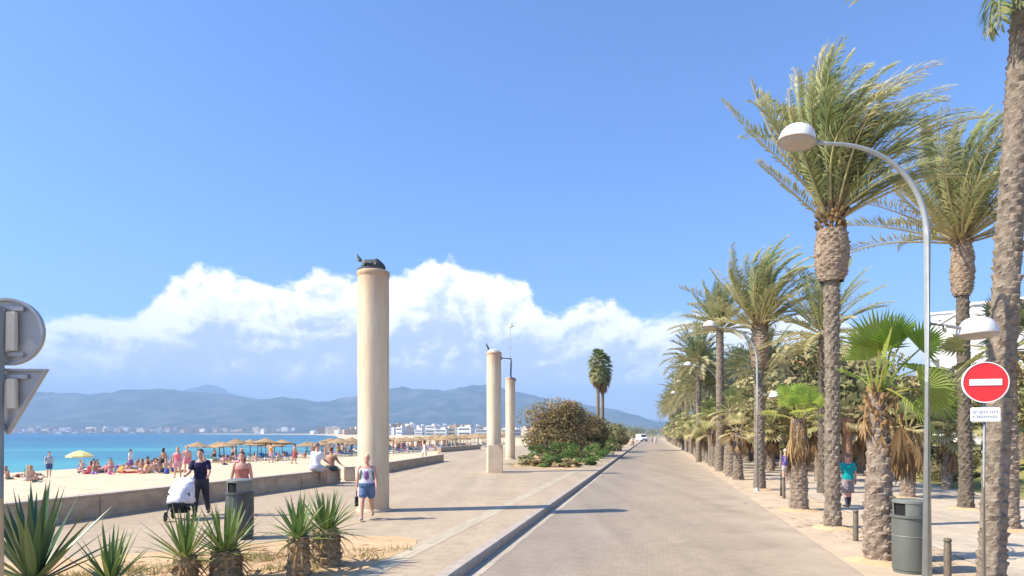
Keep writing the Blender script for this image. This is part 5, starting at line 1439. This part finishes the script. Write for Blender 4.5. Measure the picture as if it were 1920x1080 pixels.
def stroller():
    r = empty('stroller', (-8.52, 17.15, PZ), .22, 'dark stroller draped with a white cloth in front of the man in navy', 'stroller')
    bm = bmesh.new()
    for sx in (-.24, .24):
        tube(bm, [V(sx, -.38, .14), V(sx, -.05, .48), V(sx, .42, .92), V(sx * .9, .56, .98)], .016, 8)
        tube(bm, [V(sx, .30, .12), V(sx, .02, .50), V(sx, -.22, .70)], .016, 8)
    tube(bm, [V(-.22, .56, .98), V(.22, .56, .98)], .02, 8); tube(bm, [V(-.24, -.05, .48), V(.24, -.05, .48)], .016, 8)
    ob('frame', bm, M['dark'], r)
    for sx in (-.26, .26):
        for y in (-.38, .30):
            bm = bmesh.new(); lathe(bm, [(.085, -.02), (.115, -.022), (.125, 0), (.115, .022), (.085, .02), (.085, -.02)], 20); bm.transform(Matrix.Translation((sx, y, .125)) @ Matrix.Rotation(R(90), 4, 'Y')); wh = ob('wheel', bm, M['tyre'], r, smooth=True)
            bm = bmesh.new(); lathe(bm, [(.001, -.012), (.086, -.01), (.086, .01), (.001, .012)], 14); bm.transform(Matrix.Translation((sx, y, .125)) @ Matrix.Rotation(R(90), 4, 'Y')); ob('hub', bm, M['galv'], wh, smooth=True)
    bm = bmesh.new(); loft(bm, [(V(0, y, z), V(.21, 0, 0), V(0, .0, h)) for y, z, h in ((-.42, .42, .05), (-.3, .42, .10), (.1, .44, .13), (.3, .55, .16))])
    ob('seat', bm, plain('stroller_seat', (.03, .03, .035)), r)
    bm = bmesh.new(); box(bm, (0, 0, .25), (.40, .44, .12), bev=.03); ob('basket', bm, plain('stroller_seat', (.03, .03, .035)), r)
    bm = bmesh.new()
    loft(bm, [(V(0, .0, .44), V(.33, 0, 0), V(0, .40, 0)), (V(0, .02, .56), V(.31, 0, 0), V(0, .38, 0)), (V(.01, .08, .76), V(.29, 0, 0), V(0, .32, 0)), (V(.03, .16, .93), V(.265, 0, 0), V(0, .24, 0)), (V(.05, .22, 1.02), V(.23, 0, 0), V(0, .18, .05)), (V(.05, .24, 1.05), V(.10, 0, 0), V(0, .08, .02))], 28)
    for v in bm.verts: v.co += Vector((mnoise.noise(v.co * 7), mnoise.noise(v.co * 7 + Vector((9, 0, 0))), mnoise.noise(v.co * 5) * .6)) * .05
    ob('cover', bm, plain('white_cloth', (.80, .78, .82), .9), r, smooth=True)
stroller()

p = Pose(arms=((4, 14, 10), (0, 12, 8)), legs=((6, 3, 2), (-4, 3, 2)), fat=1.12)
near_person((-7.25, 17.9, PZ + .01), .25, 1.70, 'dark haired woman in reddish strapless top standing behind the dark bin', p, 4, [('top', p.shirt(.013, 0, .05, .40), (.52, .19, .15)), ('skirt', p.shorts(.013, .7, .06, .03, .03), (.10, .10, .12)), ('sunglasses', None, None)][:2], (.03, .022, .02), True)
p = Pose(arms=((-6, 12, 10), (8, 14, 12)), legs=((10, 3, 4), (-8, 3, 6)), fat=1.15)
t = near_person((10.93, 21.7, .016), math.pi + .1, 1.70, 'person in bright teal t-shirt and grey shorts seen from behind among the palms', p, 4, [('shirt', p.shirt(.013, .6, -.1), (.01, .34, .36)), ('shorts', p.shorts(.013, .8, .0, .028, .03), (.34, .28, .29)), ('shoes', shoes(p), (.05, .05, .06))], (.20, .13, .10), face=False)
bm = bmesh.new()
for sd, (hp, kn, an, fd) in zip((-1, 1), p.leg): capsule(bm, kn.lerp(an, .45), .060, an, .044)
part('socks', remesh_obj(None, bm, .012, None), plain('socks', (.05, .05, .07)), t)
p = Pose(arms=((0, 10, 12), (6, 10, 12)), legs=((10, 3, 4), (-8, 3, 6)), fat=1.05)
near_person((12.95, 31.6, .016), math.pi, 1.62, 'person in purple top with blue backpack seen from behind beyond the shaggy palm', p, 0, [('top', p.shirt(.016, .6, -.1), (.16, .09, .30)), ('shorts', p.shorts(.016, .4, .0), (.55, .50, .46))], (.62, .55, .45), face=False, vox=.012)
bp = empty('backpack', (12.95, 31.6, .016), math.pi, 'bright blue backpack worn by the person in purple', 'backpack', scale=1.62 / 1.75)
bm = bmesh.new(); loft(bm, [(p.P + p.T * z + p.B * .19, p.X * rx, p.B * ry) for z, rx, ry in ((.08, .10, .06), (.12, .15, .09), (.38, .155, .09), (.46, .12, .07), (.48, .06, .03))]); part('bag', remesh_obj(None, bm, .016, None), plain('blue_bag', (.03, .08, .50)), bp)

# ---- people on the beach: shared pose meshes
def pose_set(p, vox=.02, M4=None, kinds=('shorts',), feet=True):
    d = {'body': p.body(vox, False, feet), 'hair': p.hair(.02)}
    d['longhair'] = p.hair(.02, True)
    d['shorts'] = p.shorts(vox * .8, .5); d['briefs'] = p.shorts(vox * .8, .12, .03, .018, 0); d['bra'] = p.bra(vox * .8, .27, .39); d['shirt'] = p.shirt(vox * .8, .6)
    d['top'] = p.shirt(vox * .8, 0, .0, .49)
    if M4:
        for me in d.values(): me.transform(M4)
    return d
flat = Matrix.Translation((0, 0, .12)) @ Matrix.Rotation(R(-90), 4, 'X') @ Matrix.Translation((0, 0, -.93))
prone = Matrix.Translation((0, 0, .13)) @ Matrix.Rotation(R(90), 4, 'X') @ Matrix.Translation((0, 0, -.93))
POSES = {
    'stand': pose_set(Pose(arms=((6, 10, 12), (-4, 10, 14)), legs=((6, 4, 3), (-6, 4, 3)), fat=1.06)),
    'stand2': pose_set(Pose(arms=((20, 26, 70), (2, 10, 14)), legs=((12, 3, 6), (-12, 3, 10)), fat=1.2, lean=4)),
    'slim': pose_set(Pose(arms=((10, 14, 40), (-10, 10, 10)), legs=((16, 2, 8), (-14, 2, 12)), fat=.96)),
    'sit': pose_set(Pose(hip=.12, lean=-14, arms=((-38, 16, 6), (-36, 16, 8)), legs=((72, 8, 30), (78, 8, 45)), fat=1.06)),
    'seat': pose_set(Pose(hip=.50, lean=10, arms=((30, 12, 30), (28, 12, 36)), legs=((84, 8, 84), (82, 8, 82)), fat=1.2)),
    'lie': pose_set(Pose(arms=((4, 16, 6), (150, 30, 40)), legs=((2, 5, 2), (38, 5, 60)), fat=1.06), M4=flat),
    'lie2': pose_set(Pose(arms=((-2, 24, 6), (2, 20, 4)), legs=((0, 6, 0), (2, 8, 3)), fat=1.12), M4=flat),
    'prone': pose_set(Pose(arms=((150, 30, -40), (150, 28, -40)), legs=((0, 6, 0), (-3, 8, 6)), fat=1.06), M4=prone),
}
CLOTH = [(.55, .05, .07), (.06, .10, .35), (.65, .20, .32), (.03, .03, .04), (.10, .42, .45), (.75, .55, .10), (.40, .22, .55), (.70, .25, .05), (.75, .73, .72), (.08, .25, .14)]
HAIRS = [(.04, .028, .02), (.16, .09, .05), (.42, .30, .16), (.25, .22, .20), (.10, .06, .04)]
def bather(pos, pose, rz, label, sk, wear, hair=0, sc=1.0, group=None, long=False):
    d = POSES[pose]; r = empty('person', pos, rz, label, 'person', group, sc)
    part('body', d['body'], skin(sk), r)
    part('hair', d['longhair' if long else 'hair'], plain('h%d' % hair, HAIRS[hair % 5], .7), r)
    for k, c in wear: part({'bra': 'bikini_top', 'briefs': 'swim_briefs'}.get(k, k), d[k], plain('c' + str(c), c, .85), r)
    return r

q = random.Random(33)
named = [
    (333, 896, 'stand', .2, 'person in pink shorts and pink top walking on the sand behind the navy shirt', 0, [('shorts', (.75, .35, .38)), ('top', (.80, .20, .28))], 2, 1.0, True),
    (351, 887, 'stand2', .4, 'bare-chested sunburnt man with cap walking beside the person in pink', 4, [('shorts', (.70, .22, .28))], 3, 1.05, False),
    (307, 884, 'slim', 2.8, 'tanned person in black shorts standing left of the person in pink', 3, [('shorts', (.02, .02, .022))], 0, 1.0, True),
    (245, 886, 'stand', 1.6, 'person in white shirt standing among the sunbathers near the water', 1, [('shirt', (.82, .82, .84)), ('shorts', (.25, .16, .45))], 0, 1.0, False),
    (92, 896, 'slim', .8, 'person in grey blue shirt standing at the far left of the beach', 0, [('shirt', (.40, .46, .52)), ('shorts', (.08, .12, .26))], 0, 1.0, False),
    (508, 868, 'stand', 2.6, 'person with orange top standing right of the reddish-topped woman', 4, [('top', (.85, .34, .05)), ('shorts', (.75, .40, .45))], 0, 1.08, False),
    (552, 870, 'stand2', 1.9, 'tanned bare-chested man in red shorts left of the big white shirt', 3, [('shorts', (.60, .12, .15))], 0, 1.0, False),
    (480, 866, 'sit', .6, 'person sitting on a towel just right of the reddish-topped woman', 2, [('briefs', (.1, .1, .3))], 1, 1.0, False),
    (700, 852, 'slim', .6, 'slim person in dark swimwear standing just left of the nearest column', 3, [('briefs', (.03, .03, .05)), ('bra', (.03, .03, .05))], 0, 1.0, True),
    (796, 862, 'slim', 2.2, 'dark haired person in white standing at the beach opening right of the nearest column', 3, [('top', (.80, .80, .80)), ('shorts', (.80, .80, .80))], 0, .95, True),
]
for x, y, ps, rz, lb, sk, wear, hr, sc, lg in named: bather(sandpt(x, y), ps, rz, lb, sk, wear, hr, sc, None, lg)
# two people sitting on the long wall
bather(V(-8.25, 27.9, PZ + .62 - .42), 'seat', 2.6, 'large grey haired man in loose white shirt sitting on the long beach wall', 4, [('shirt', (.82, .83, .86)), ('shorts', (.55, .55, .58))], 3, 1.22)
bather(V(-8.02, 29.4, PZ + .62 - .42), 'seat', 2.9, 'tanned bare-backed person sitting at the end of the long beach wall', 3, [('shorts', (.06, .10, .10))], 1, 1.05)

def towel(pos, rz, c):
    r = empty('beach_towel', pos, rz, 'beach towel spread on the sand under a sunbather', 'towel', 'beach towels on the sand')
    bm = bmesh.new(); box(bm, (0, 0, .012), (.85, 1.85, .02), bev=.006)
    o = ob('cloth', bm, plain('t' + str(c), c, .95), r)
    bm = bmesh.new()
    for k in (-1, 1): box(bm, (0, k * .78, .0245), (.84, .10, .003))
    return r
# sunbathers lying and sitting in the crowd near the water
n = 0
for i in range(96):
    if i < 82: x = q.uniform(150, 330); y = q.uniform(868, 892) - (x - 150) * .03
    elif i < 89: x = q.uniform(15, 70); y = q.uniform(890, 905)
    else: x = q.uniform(395, 480); y = q.uniform(852, 872)
    P_ = sandpt(x, y); ps = q.choice(('lie', 'sit', 'prone', 'sit', 'sit', 'lie2')); rz = q.uniform(0, 6.28)
    c = q.choice(CLOTH); wear = [('briefs' if q.random() < .5 else 'shorts', c)]
    if q.random() < .5 and ps != 'prone': wear.append(('bra', c))
    if ps == 'sit' and q.random() < .3: wear.append(('shirt', q.choice(CLOTH)))
    if ps != 'sit' and q.random() < .7: towel(P_, rz, q.choice(CLOTH))
    bather(P_ + V(0, 0, .02), ps, rz, 'sunbather resting on the sand in the crowd by the water at the left', i, wear, i, q.uniform(.92, 1.06), 'sunbathers in the crowd by the water', q.random() < .5)

for i in range(56):
    if i < 34: x = q.uniform(395, 700); y = q.uniform(845, 868) - (x - 395) * .035
    else: x = q.uniform(742, 885); y = q.uniform(839, 851) - (x - 742) * .055
    P_ = sandpt(x, y); ps = q.choice(('lie', 'sit', 'sit', 'stand', 'slim', 'stand2')); rz = q.uniform(0, 6.28); c = q.choice(CLOTH)
    if ps in ('lie', 'sit') and q.random() < .6: towel(P_, rz, q.choice(CLOTH))
    bather(P_ + V(0, 0, .02), ps, rz, 'beachgoer on the open sand between the promenade walls and the parasols', i, [('briefs' if q.random() < .5 else 'shorts', c)] + ([('bra', c)] if q.random() < .4 else []), i, q.uniform(.92, 1.06), 'beachgoers in front of the parasols', q.random() < .5)

# beach bags and low clutter beside the sunbathers
for i in range(12):
    P_ = sandpt(q.uniform(150, 330), q.uniform(872, 890)); c = q.choice(CLOTH)
    r = empty('beach_bag', P_, q.uniform(0, 6), 'small coloured beach bag left beside the sunbathers', 'bag', 'beach bags among the sunbathers')
    bm = bmesh.new(); loft(bm, [(V(0, 0, z), V(rx, 0, 0), V(0, ry, 0)) for z, rx, ry in ((0, .22, .13), (.05, .26, .16), (.30, .24, .13), (.38, .20, .06))]); ob('bag', bm, plain('c' + str(c), c), r, smooth=True)
    bm = bmesh.new(); tube(bm, [V(-.14, 0, .36), V(-.10, 0, .52), V(.10, 0, .52), V(.14, 0, .36)], .015, 6); ob('handle', bm, plain('c' + str(c), c), r)

# ------------------------------------------------------------------ straw parasols
def parasol_proto(seed):
    qq = random.Random(seed); r = empty('straw_parasol')
    bm = bmesh.new(); tube(bm, [V(0, 0, -.3), V(0, 0, 2.05)], .05, 8); ob('pole', bm, M['pole'], r, smooth=True)
    bm = bmesh.new(); seg = 30
    for z0, r0, z1, r1 in ((1.80, 1.5, 2.02, .85), (1.98, .98, 2.18, .42), (2.13, .55, 2.34, .06)):   # three overlapping thatch tiers with ragged hems
        A = [bm.verts.new((r0 * (1 + qq.uniform(-.07, .05)) * math.cos(2 * math.pi * k / seg), r0 * (1 + qq.uniform(-.07, .05)) * math.sin(2 * math.pi * k / seg), z0 - qq.uniform(0, .10))) for k in range(seg)]
        B = [bm.verts.new((r1 * math.cos(2 * math.pi * k / seg), r1 * math.sin(2 * math.pi * k / seg), z1)) for k in range(seg)]
        C = [bm.verts.new((r0 * .97 * math.cos(2 * math.pi * k / seg), r0 * .97 * math.sin(2 * math.pi * k / seg), z0 - .01)) for k in range(seg)]
        for k in range(seg):
            bm.faces.new((A[k], A[(k + 1) % seg], B[(k + 1) % seg], B[k])); bm.faces.new((C[(k + 1) % seg], C[k], B[k], B[(k + 1) % seg]))
        bm.faces.new(B)
    ob('thatch', bm, M['straw'], r)
    return r
PR = [parasol_proto(1), parasol_proto(2)]
spots = []
for u, y0 in ((-51, 66), (-47.5, 69), (-43.5, 74), (-39.5, 80), (-35.5, 90), (-31, 102)):
    Y = y0
    while Y < 190:
        if (u + .211 * Y) / Y * F + 960 < 362 + (u + 51) * 1.0: Y += 3; continue
        spots.append((u + .211 * Y + q.uniform(-1.2, 1.2) - max(0, Y - 120) * .16, Y + q.uniform(-1.4, 1.4))); Y += 4.5 + max(0, Y - 110) * .03
for i, (X, Y) in enumerate(spots):
    c = PR[i] if i < 2 else copy_tree(PR[i % 2])
    c.location = (X, Y, sand_z(X, Y)); c.rotation_euler = (q.uniform(-.07, .07), q.uniform(-.07, .07), q.uniform(0, 6)); sc = q.uniform(.86, 1.1); c.scale = (sc, sc, sc * q.uniform(.95, 1.04))
    tag(c, 'straw beach parasol in the rows along the shore', 'parasol', 'straw parasols in rows on the beach')
def yellow_parasol():
    P_ = sandpt(150, 888); r = empty('yellow_parasol', P_, 0, 'pale yellow cloth parasol by the water at the left', 'parasol')
    bm = bmesh.new(); tube(bm, [V(0, 0, -.2), V(0, 0, 1.85)], .025, 8); ob('pole', bm, M['white'], r)
    bm = bmesh.new(); rg = lathe(bm, [(.98, 1.38), (.80, 1.50), (.45, 1.68), (.02, 1.80)], 8)
    A = rg[0]
    for k in range(8):
        a, b = A[k], A[(k + 1) % 8]; c = bm.verts.new(b.co + V(0, 0, -.10)); d = bm.verts.new(a.co + V(0, 0, -.10)); bm.faces.new((a, d, c, b))
    ob('canopy', bm, M['yellowcloth'], r)
yellow_parasol()
# loungers and people under the parasols
def lounger_proto():
    r = empty('sun_lounger')
    bm = bmesh.new()
    for sx in (-.3, .3): box(bm, (sx, 0, .28), (.05, 1.9, .05))
    for sx in (-.3, .3):
        for y in (-.75, .75): box(bm, (sx, y, .127), (.05, .05, .254))
    ob('frame', bm, M['white'], r)
    bm = bmesh.new(); box(bm, (0, -.30, .355), (.62, 1.25, .08), bev=.03); box(bm, (0, .55, .52), (.62, .75, .08), bev=.03, M=Matrix.Translation((0, .32, .36)) @ Matrix.Rotation(R(35), 4, 'X') @ Matrix.Translation((0, -.32, -.36)) @ Matrix.Translation((0, .1, -.16)))
    me = mesh_of(bm); o = link('cushion', me, plain('c0', CLOTH[1]), r); return r
LG = lounger_proto()
k = 0
for i, (X, Y) in enumerate(spots):
    if Y > 135: continue
    for s in (-1, 1):
        if q.random() < .25: continue
        c = LG if k == 0 else copy_tree(LG); k += 1
        c.location = (X + s * .9, Y - .4, sand_z(X + s * .9, Y)); c.rotation_euler = (0, 0, q.uniform(-.5, .5) + 1.2)
        tag(c, 'sun lounger in the shade of a straw parasol', 'sun lounger', 'sun loungers under the straw parasols')
        cu = [o for o in c.children if o.name.startswith('cushion')][0]
        cu.material_slots[0].link = 'OBJECT'; cu.material_slots[0].material = plain('cu%d' % (k % 4), ((.12, .28, .55), (.50, .38, .68), (.65, .60, .55), (.10, .40, .45))[k % 4])
    if q.random() < .75:
        X2, Y2 = X + q.uniform(-2.2, 2.2), Y - q.uniform(.8, 2.6)
        c = q.choice(CLOTH); ps = q.choice(('stand', 'slim', 'sit', 'sit', 'stand2', 'lie'))
        bather(V(X2, Y2, sand_z(X2, Y2)), ps, q.uniform(0, 6.28), 'beachgoer among the straw parasols along the shore', i, [('shorts' if q.random() < .5 else 'briefs', c)] + ([('bra', c)] if q.random() < .4 else [('shirt', q.choice(CLOTH))] if q.random() < .3 else []), i, q.uniform(.93, 1.05), 'beachgoers among the straw parasols', q.random() < .5)

# ------------------------------------------------------------------ traffic far down the road
def bicycle(r):
    for y in (-.52, .52):
        bm = bmesh.new()
        for kk in range(20):
            a, b = 2 * math.pi * kk / 20, 2 * math.pi * (kk + 1) / 20
            tube(bm, [V(0, y + .33 * math.cos(a), .34 + .33 * math.sin(a)), V(0, y + .33 * math.cos(b), .34 + .33 * math.sin(b))], .018, 5, cap=False)
        for kk in range(6):
            a = math.pi * kk / 6; tube(bm, [V(0, y + .32 * math.cos(a), .34 + .32 * math.sin(a)), V(0, y - .32 * math.cos(a), .34 - .32 * math.sin(a))], .004, 4, cap=False)
        ob('wheel', bm, M['tyre'], r)
    bm = bmesh.new()
    for a, b in ((V(0, .52, .34), V(0, .08, .32)), (V(0, .52, .34), V(0, .2, .82)), (V(0, .08, .32), V(0, .2, .90)), (V(0, .2, .80), V(0, -.38, .84)), (V(0, .08, .32), V(0, -.40, .70)), (V(0, -.36, .95), V(0, -.52, .34))): tube(bm, [a, b], .018, 6)
    ob('frame', bm, M['dark'], r)
    bm = bmesh.new(); tube(bm, [V(-.27, -.30, 1.02), V(-.1, -.37, 1.0), V(.1, -.37, 1.0), V(.27, -.30, 1.02)], .015, 6); ob('handlebar', bm, M['galv'], r)
    bm = bmesh.new(); loft(bm, [(V(0, y, .93), V(w_, 0, 0), V(0, 0, .03)) for y, w_ in ((.05, .03), (.15, .05), (.30, .09))]); ob('saddle', bm, M['dark'], r)
RIDE = pose_set(Pose(hip=.98, lean=18, arms=((48, 10, 14), (48, 10, 14)), legs=((68, 4, 66), (28, 4, 44))), .02)
POSES['ride'] = RIDE
for x, y, rz, c, lb in ((1186, 838, .2, (.80, .80, .80), 'cyclist in white shirt at the left kerb far down the road'), (1172, 836, .1, (.60, .60, .66), 'cyclist in pale grey shirt farther down by the left kerb')):
    Y = gy(y, 0); X = px(x, Y); r = empty('bicycle', (X, Y, 0), rz + math.pi * .0, 'bicycle ridden by the ' + lb, 'bicycle', 'bicycles far down the road'); bicycle(r)
    bather(V(X, Y, 0), 'ride', rz, lb, 1, [('shirt', c), ('shorts', (.04, .04, .05))], 0)
for x, y, ps, c, lb, rz in ((1160, 839, 'slim', (.40, .50, .36), 'pedestrian in pale green top standing by the planted bed far down the road', .3), (1229, 836, 'slim', (.82, .82, .84), 'pedestrian dressed in white walking on the road in the distance', .1), (1222, 832, 'stand', (.45, .42, .35), 'pedestrian in drab clothes walking beside the one in white', 3.0)):
    Y = gy(y, 0 if x > 1200 else PZ); bather(V(px(x, Y), Y, 0 if x > 1200 else PZ), ps, rz, lb, 2, [('shirt', c), ('shorts', tuple(v * .8 for v in c))], 2)

def van(X, Y, rz):
    r = empty('delivery_van', (X, Y, 0), rz, 'small white van far away at the end of the road', 'van')
    bm = bmesh.new()
    prof = [(-2.3, .35), (2.2, .35), (2.35, .6), (2.3, 1.1), (1.6, 1.25), (1.05, 1.95), (.7, 2.1), (-2.2, 2.1), (-2.35, 1.6), (-2.38, .6)]
    A = [bm.verts.new((-.85, -p_[0], p_[1])) for p_ in prof]; B = [bm.verts.new((.85, -p_[0], p_[1])) for p_ in prof]
    n_ = len(prof)
    for k_ in range(n_): bm.faces.new((A[k_], A[(k_ + 1) % n_], B[(k_ + 1) % n_], B[k_]))
    bm.faces.new(A[::-1]); bm.faces.new(B); bmesh.ops.recalc_face_normals(bm, faces=bm.faces[:])
    bmesh.ops.bevel(bm, geom=bm.edges[:], offset=.06, segments=2, affect='EDGES'); ob('body', bm, M['white'], r)
    bm = bmesh.new(); f = [bm.verts.new(v) for v in ((-.72, -1.60, 1.28), (.72, -1.60, 1.28), (.66, -1.12, 1.92), (-.66, -1.12, 1.92))]; bm.faces.new(f); f2 = bmesh.ops.extrude_face_region(bm, geom=bm.faces[:]); bmesh.ops.translate(bm, verts=[v for v in f2['geom'] if isinstance(v, bmesh.types.BMVert)], vec=(0, -.03, .03)); ob('windscreen', bm, M['carglass'], r)
    for sx in (-.82, .82):
        for y in (-1.5, 1.45):
            bm = bmesh.new(); lathe(bm, [(.001, -.1), (.30, -.1), (.33, -.06), (.33, .06), (.30, .1), (.001, .1)], 20); bm.transform(Matrix.Translation((sx, y, .33)) @ Matrix.Rotation(R(90), 4, 'Y')); ob('wheel', bm, M['tyre'], r, smooth=True)
        bm = bmesh.new(); box(bm, (sx * .74, -2.33, .85), (.24, .08, .16), bev=.02); ob('headlight', bm, M['lampwhite'], r)
    bm = bmesh.new(); box(bm, (0, -2.36, .48), (1.6, .12, .22), bev=.03); ob('bumper', bm, M['dark'], r)
Yv = 190.0; van(px(1203, Yv), Yv, .2)

# ------------------------------------------------------------------ buildings
def building(X, Y, z, w_, d_, h_, rz, m, label, floors, bays, roof=None, group=None, balcony=False, penthouse=None):
    r = empty('building', (X, Y, z), rz, label, 'building', group)
    bm = bmesh.new(); box(bm, (0, d_ / 2, h_ / 2), (w_, d_, h_)); ob('wall', bm, M[m], r)
    bm = bmesh.new(); fh = h_ / floors
    if roof == 'tiled':
        a = [bm.verts.new(v) for v in ((-w_ / 2 - .5, -.5, h_ + .0), (w_ / 2 + .5, -.5, h_), (w_ / 2 + .5, d_ + .5, h_), (-w_ / 2 - .5, d_ + .5, h_), (-w_ / 2 - .5, d_ / 2, h_ + 2.2), (w_ / 2 + .5, d_ / 2, h_ + 2.2))]
        for f in ((0, 1, 5, 4), (2, 3, 4, 5), (0, 4, 3), (1, 2, 5)): bm.faces.new([a[i] for i in f])
        ob('roof', bm, M['tiles'], r)
    else:
        box(bm, (0, d_ / 2, h_ + .15), (w_ + .3, d_ + .3, .3)); box(bm, (w_ * .12, d_ * .6, h_ + 1.3), (w_ * .22, d_ * .3, 2.0)); ob('roof', bm, M[m], r)
    for j in range(floors):
        for i in range(bays):
            if floors * bays > 60 and (i + j) % 2: pass
            bm = bmesh.new(); box(bm, (-w_ / 2 + w_ * (i + .5) / bays, -.03, fh * (j + .5)), (w_ / bays * .5, .12, fh * .48)); ob('window', bm, M['window'], r)
    if balcony:
        for j in range(1, floors):
            bm = bmesh.new(); box(bm, (0, -.75, fh * j), (w_ + .2, 1.5, .22)); box(bm, (0, -1.45, fh * j + .56), (w_ + .2, .10, .9)); ob('balcony', bm, M[m], r)
    return r
building(60, 68, 0, 22, 14, 16.2, -.35, 'bldgwhite', 'bright white block filling the right edge behind the leaning palm', 5, 5)
building(68.5, 92, 0, 18, 12, 19.6, -.58, 'bldgwhite', 'white apartment block with long balconies behind the lamp post', 6, 5, balcony=True)
building(47, 104, 0, 13, 12, 13.0, -.4, 'bldgcream', 'beige house with tiled roof seen between the palm trunks', 4, 4, 'tiled')
building(57, 122, 0, 13, 12, 18.0, -.42, 'bldgcream', 'tall cream block just left of the nearest fan palm crown', 6, 4)
def small_building(X, Y, z, w_, d_, h_, rz, m, label, group, wins=True, roof=None):
    wins = wins and Y < 850
    r = empty('building', (X, Y, z), rz, label, 'building', group)
    bm = bmesh.new(); box(bm, (0, d_ / 2, h_ / 2), (w_, d_, h_)); box(bm, (w_ * .2, d_ / 2, h_ + 1.0), (w_ * .3, d_ * .4, 2.0)); ob('wall', bm, M[m], r)
    if wins:
        bm = bmesh.new(); nf = max(2, int(h_ / 3.4))
        for j in range(nf): box(bm, (0, -.05, h_ * (j + .5) / nf), (w_ * .8, .12, h_ / nf * .3))
        o = ob('window_rows', bm, M['window'], r); o['kind'] = 'stuff'
    return r
q = random.Random(50)
# resort town straight ahead behind the parasols
for i in range(72):
    x = q.uniform(724, 1000); Y = q.uniform(620, 1150); hpx = q.uniform(7, 24) * (1.0 if x < 920 else .7)
    X = px(x, Y); h_ = hpx / F * Y * .8; small_building(X, Y, 0, q.uniform(7, 15), 12, max(6, h_), q.uniform(-.5, .5), q.choice(('bldgwhite', 'bldgwhite', 'bldgwhite', 'bldgcream', 'bldgocre')), 'pale hotel block of the resort town behind the parasols', 'hotel blocks of the resort town')
for i in range(34):
    x = q.uniform(480, 730); Y = q.uniform(1000, 1900); X = px(x, Y)
    if X < shore(Y) + 30: X = shore(Y) + q.uniform(30, 220)
    small_building(X, Y, 0, q.uniform(10, 30), 16, q.uniform(6, 17), q.uniform(-.6, .6), q.choice(('bldgwhite', 'bldgcream', 'bldgwhite', 'bldgocre')), 'low pale house of the town beyond the left parasols', 'low houses beyond the left parasols')
# white houses along the far shore and on the slopes
for i in range(100):
    x = q.uniform(-10, 560); Y = q.uniform(3080, 3380); X = px(x, Y)
    small_building(X, Y, q.uniform(2, 16), q.uniform(12, 40), 20, q.uniform(7, 22), q.uniform(-.5, .5), q.choice(('bldgwhite', 'bldgcream', 'bldgwhite', 'bldgocre', 'bldgcream')), 'tiny white building on the far shore of the bay', 'tiny white buildings on the far shore', False)
# white boats near the far shore
for i, (x, L_) in enumerate(((22, 26), (40, 20), (66, 40), (112, 30), (142, 28), (178, 16), (250, 30), (300, 24), (20, 14))):
    Y = 2150.0 + i * 30; X = px(x, Y); r = empty('motor_yacht', (X, Y, SEA), q.uniform(-.3, .3), 'small white boat anchored off the far shore at the left', 'boat', 'white boats off the far shore')
    bm = bmesh.new(); a = [bm.verts.new(v) for v in ((-L_ / 2, -3, 4), (L_ / 2 * .7, -3, 4.2), (L_ / 2 * 1.15, 0, 5), (L_ / 2 * .7, 3, 4.2), (-L_ / 2, 3, 4))]; b = [bm.verts.new(v) for v in ((-L_ / 2, -2.4, -.5), (L_ / 2 * .6, -2.2, -.5), (L_ / 2 * .9, 0, -.5), (L_ / 2 * .6, 2.2, -.5), (-L_ / 2, 2.4, -.5))]
    for k in range(5): bm.faces.new((a[k], a[(k + 1) % 5], b[(k + 1) % 5], b[k]))
    bm.faces.new(a); bm.faces.new(b[::-1]); ob('hull', bm, M['white'], r)
    bm = bmesh.new(); box(bm, (-L_ * .08, 0, 5.6), (L_ * .5, 4.4, 3.0), bev=.4); ob('cabin', bm, M['white'], r)
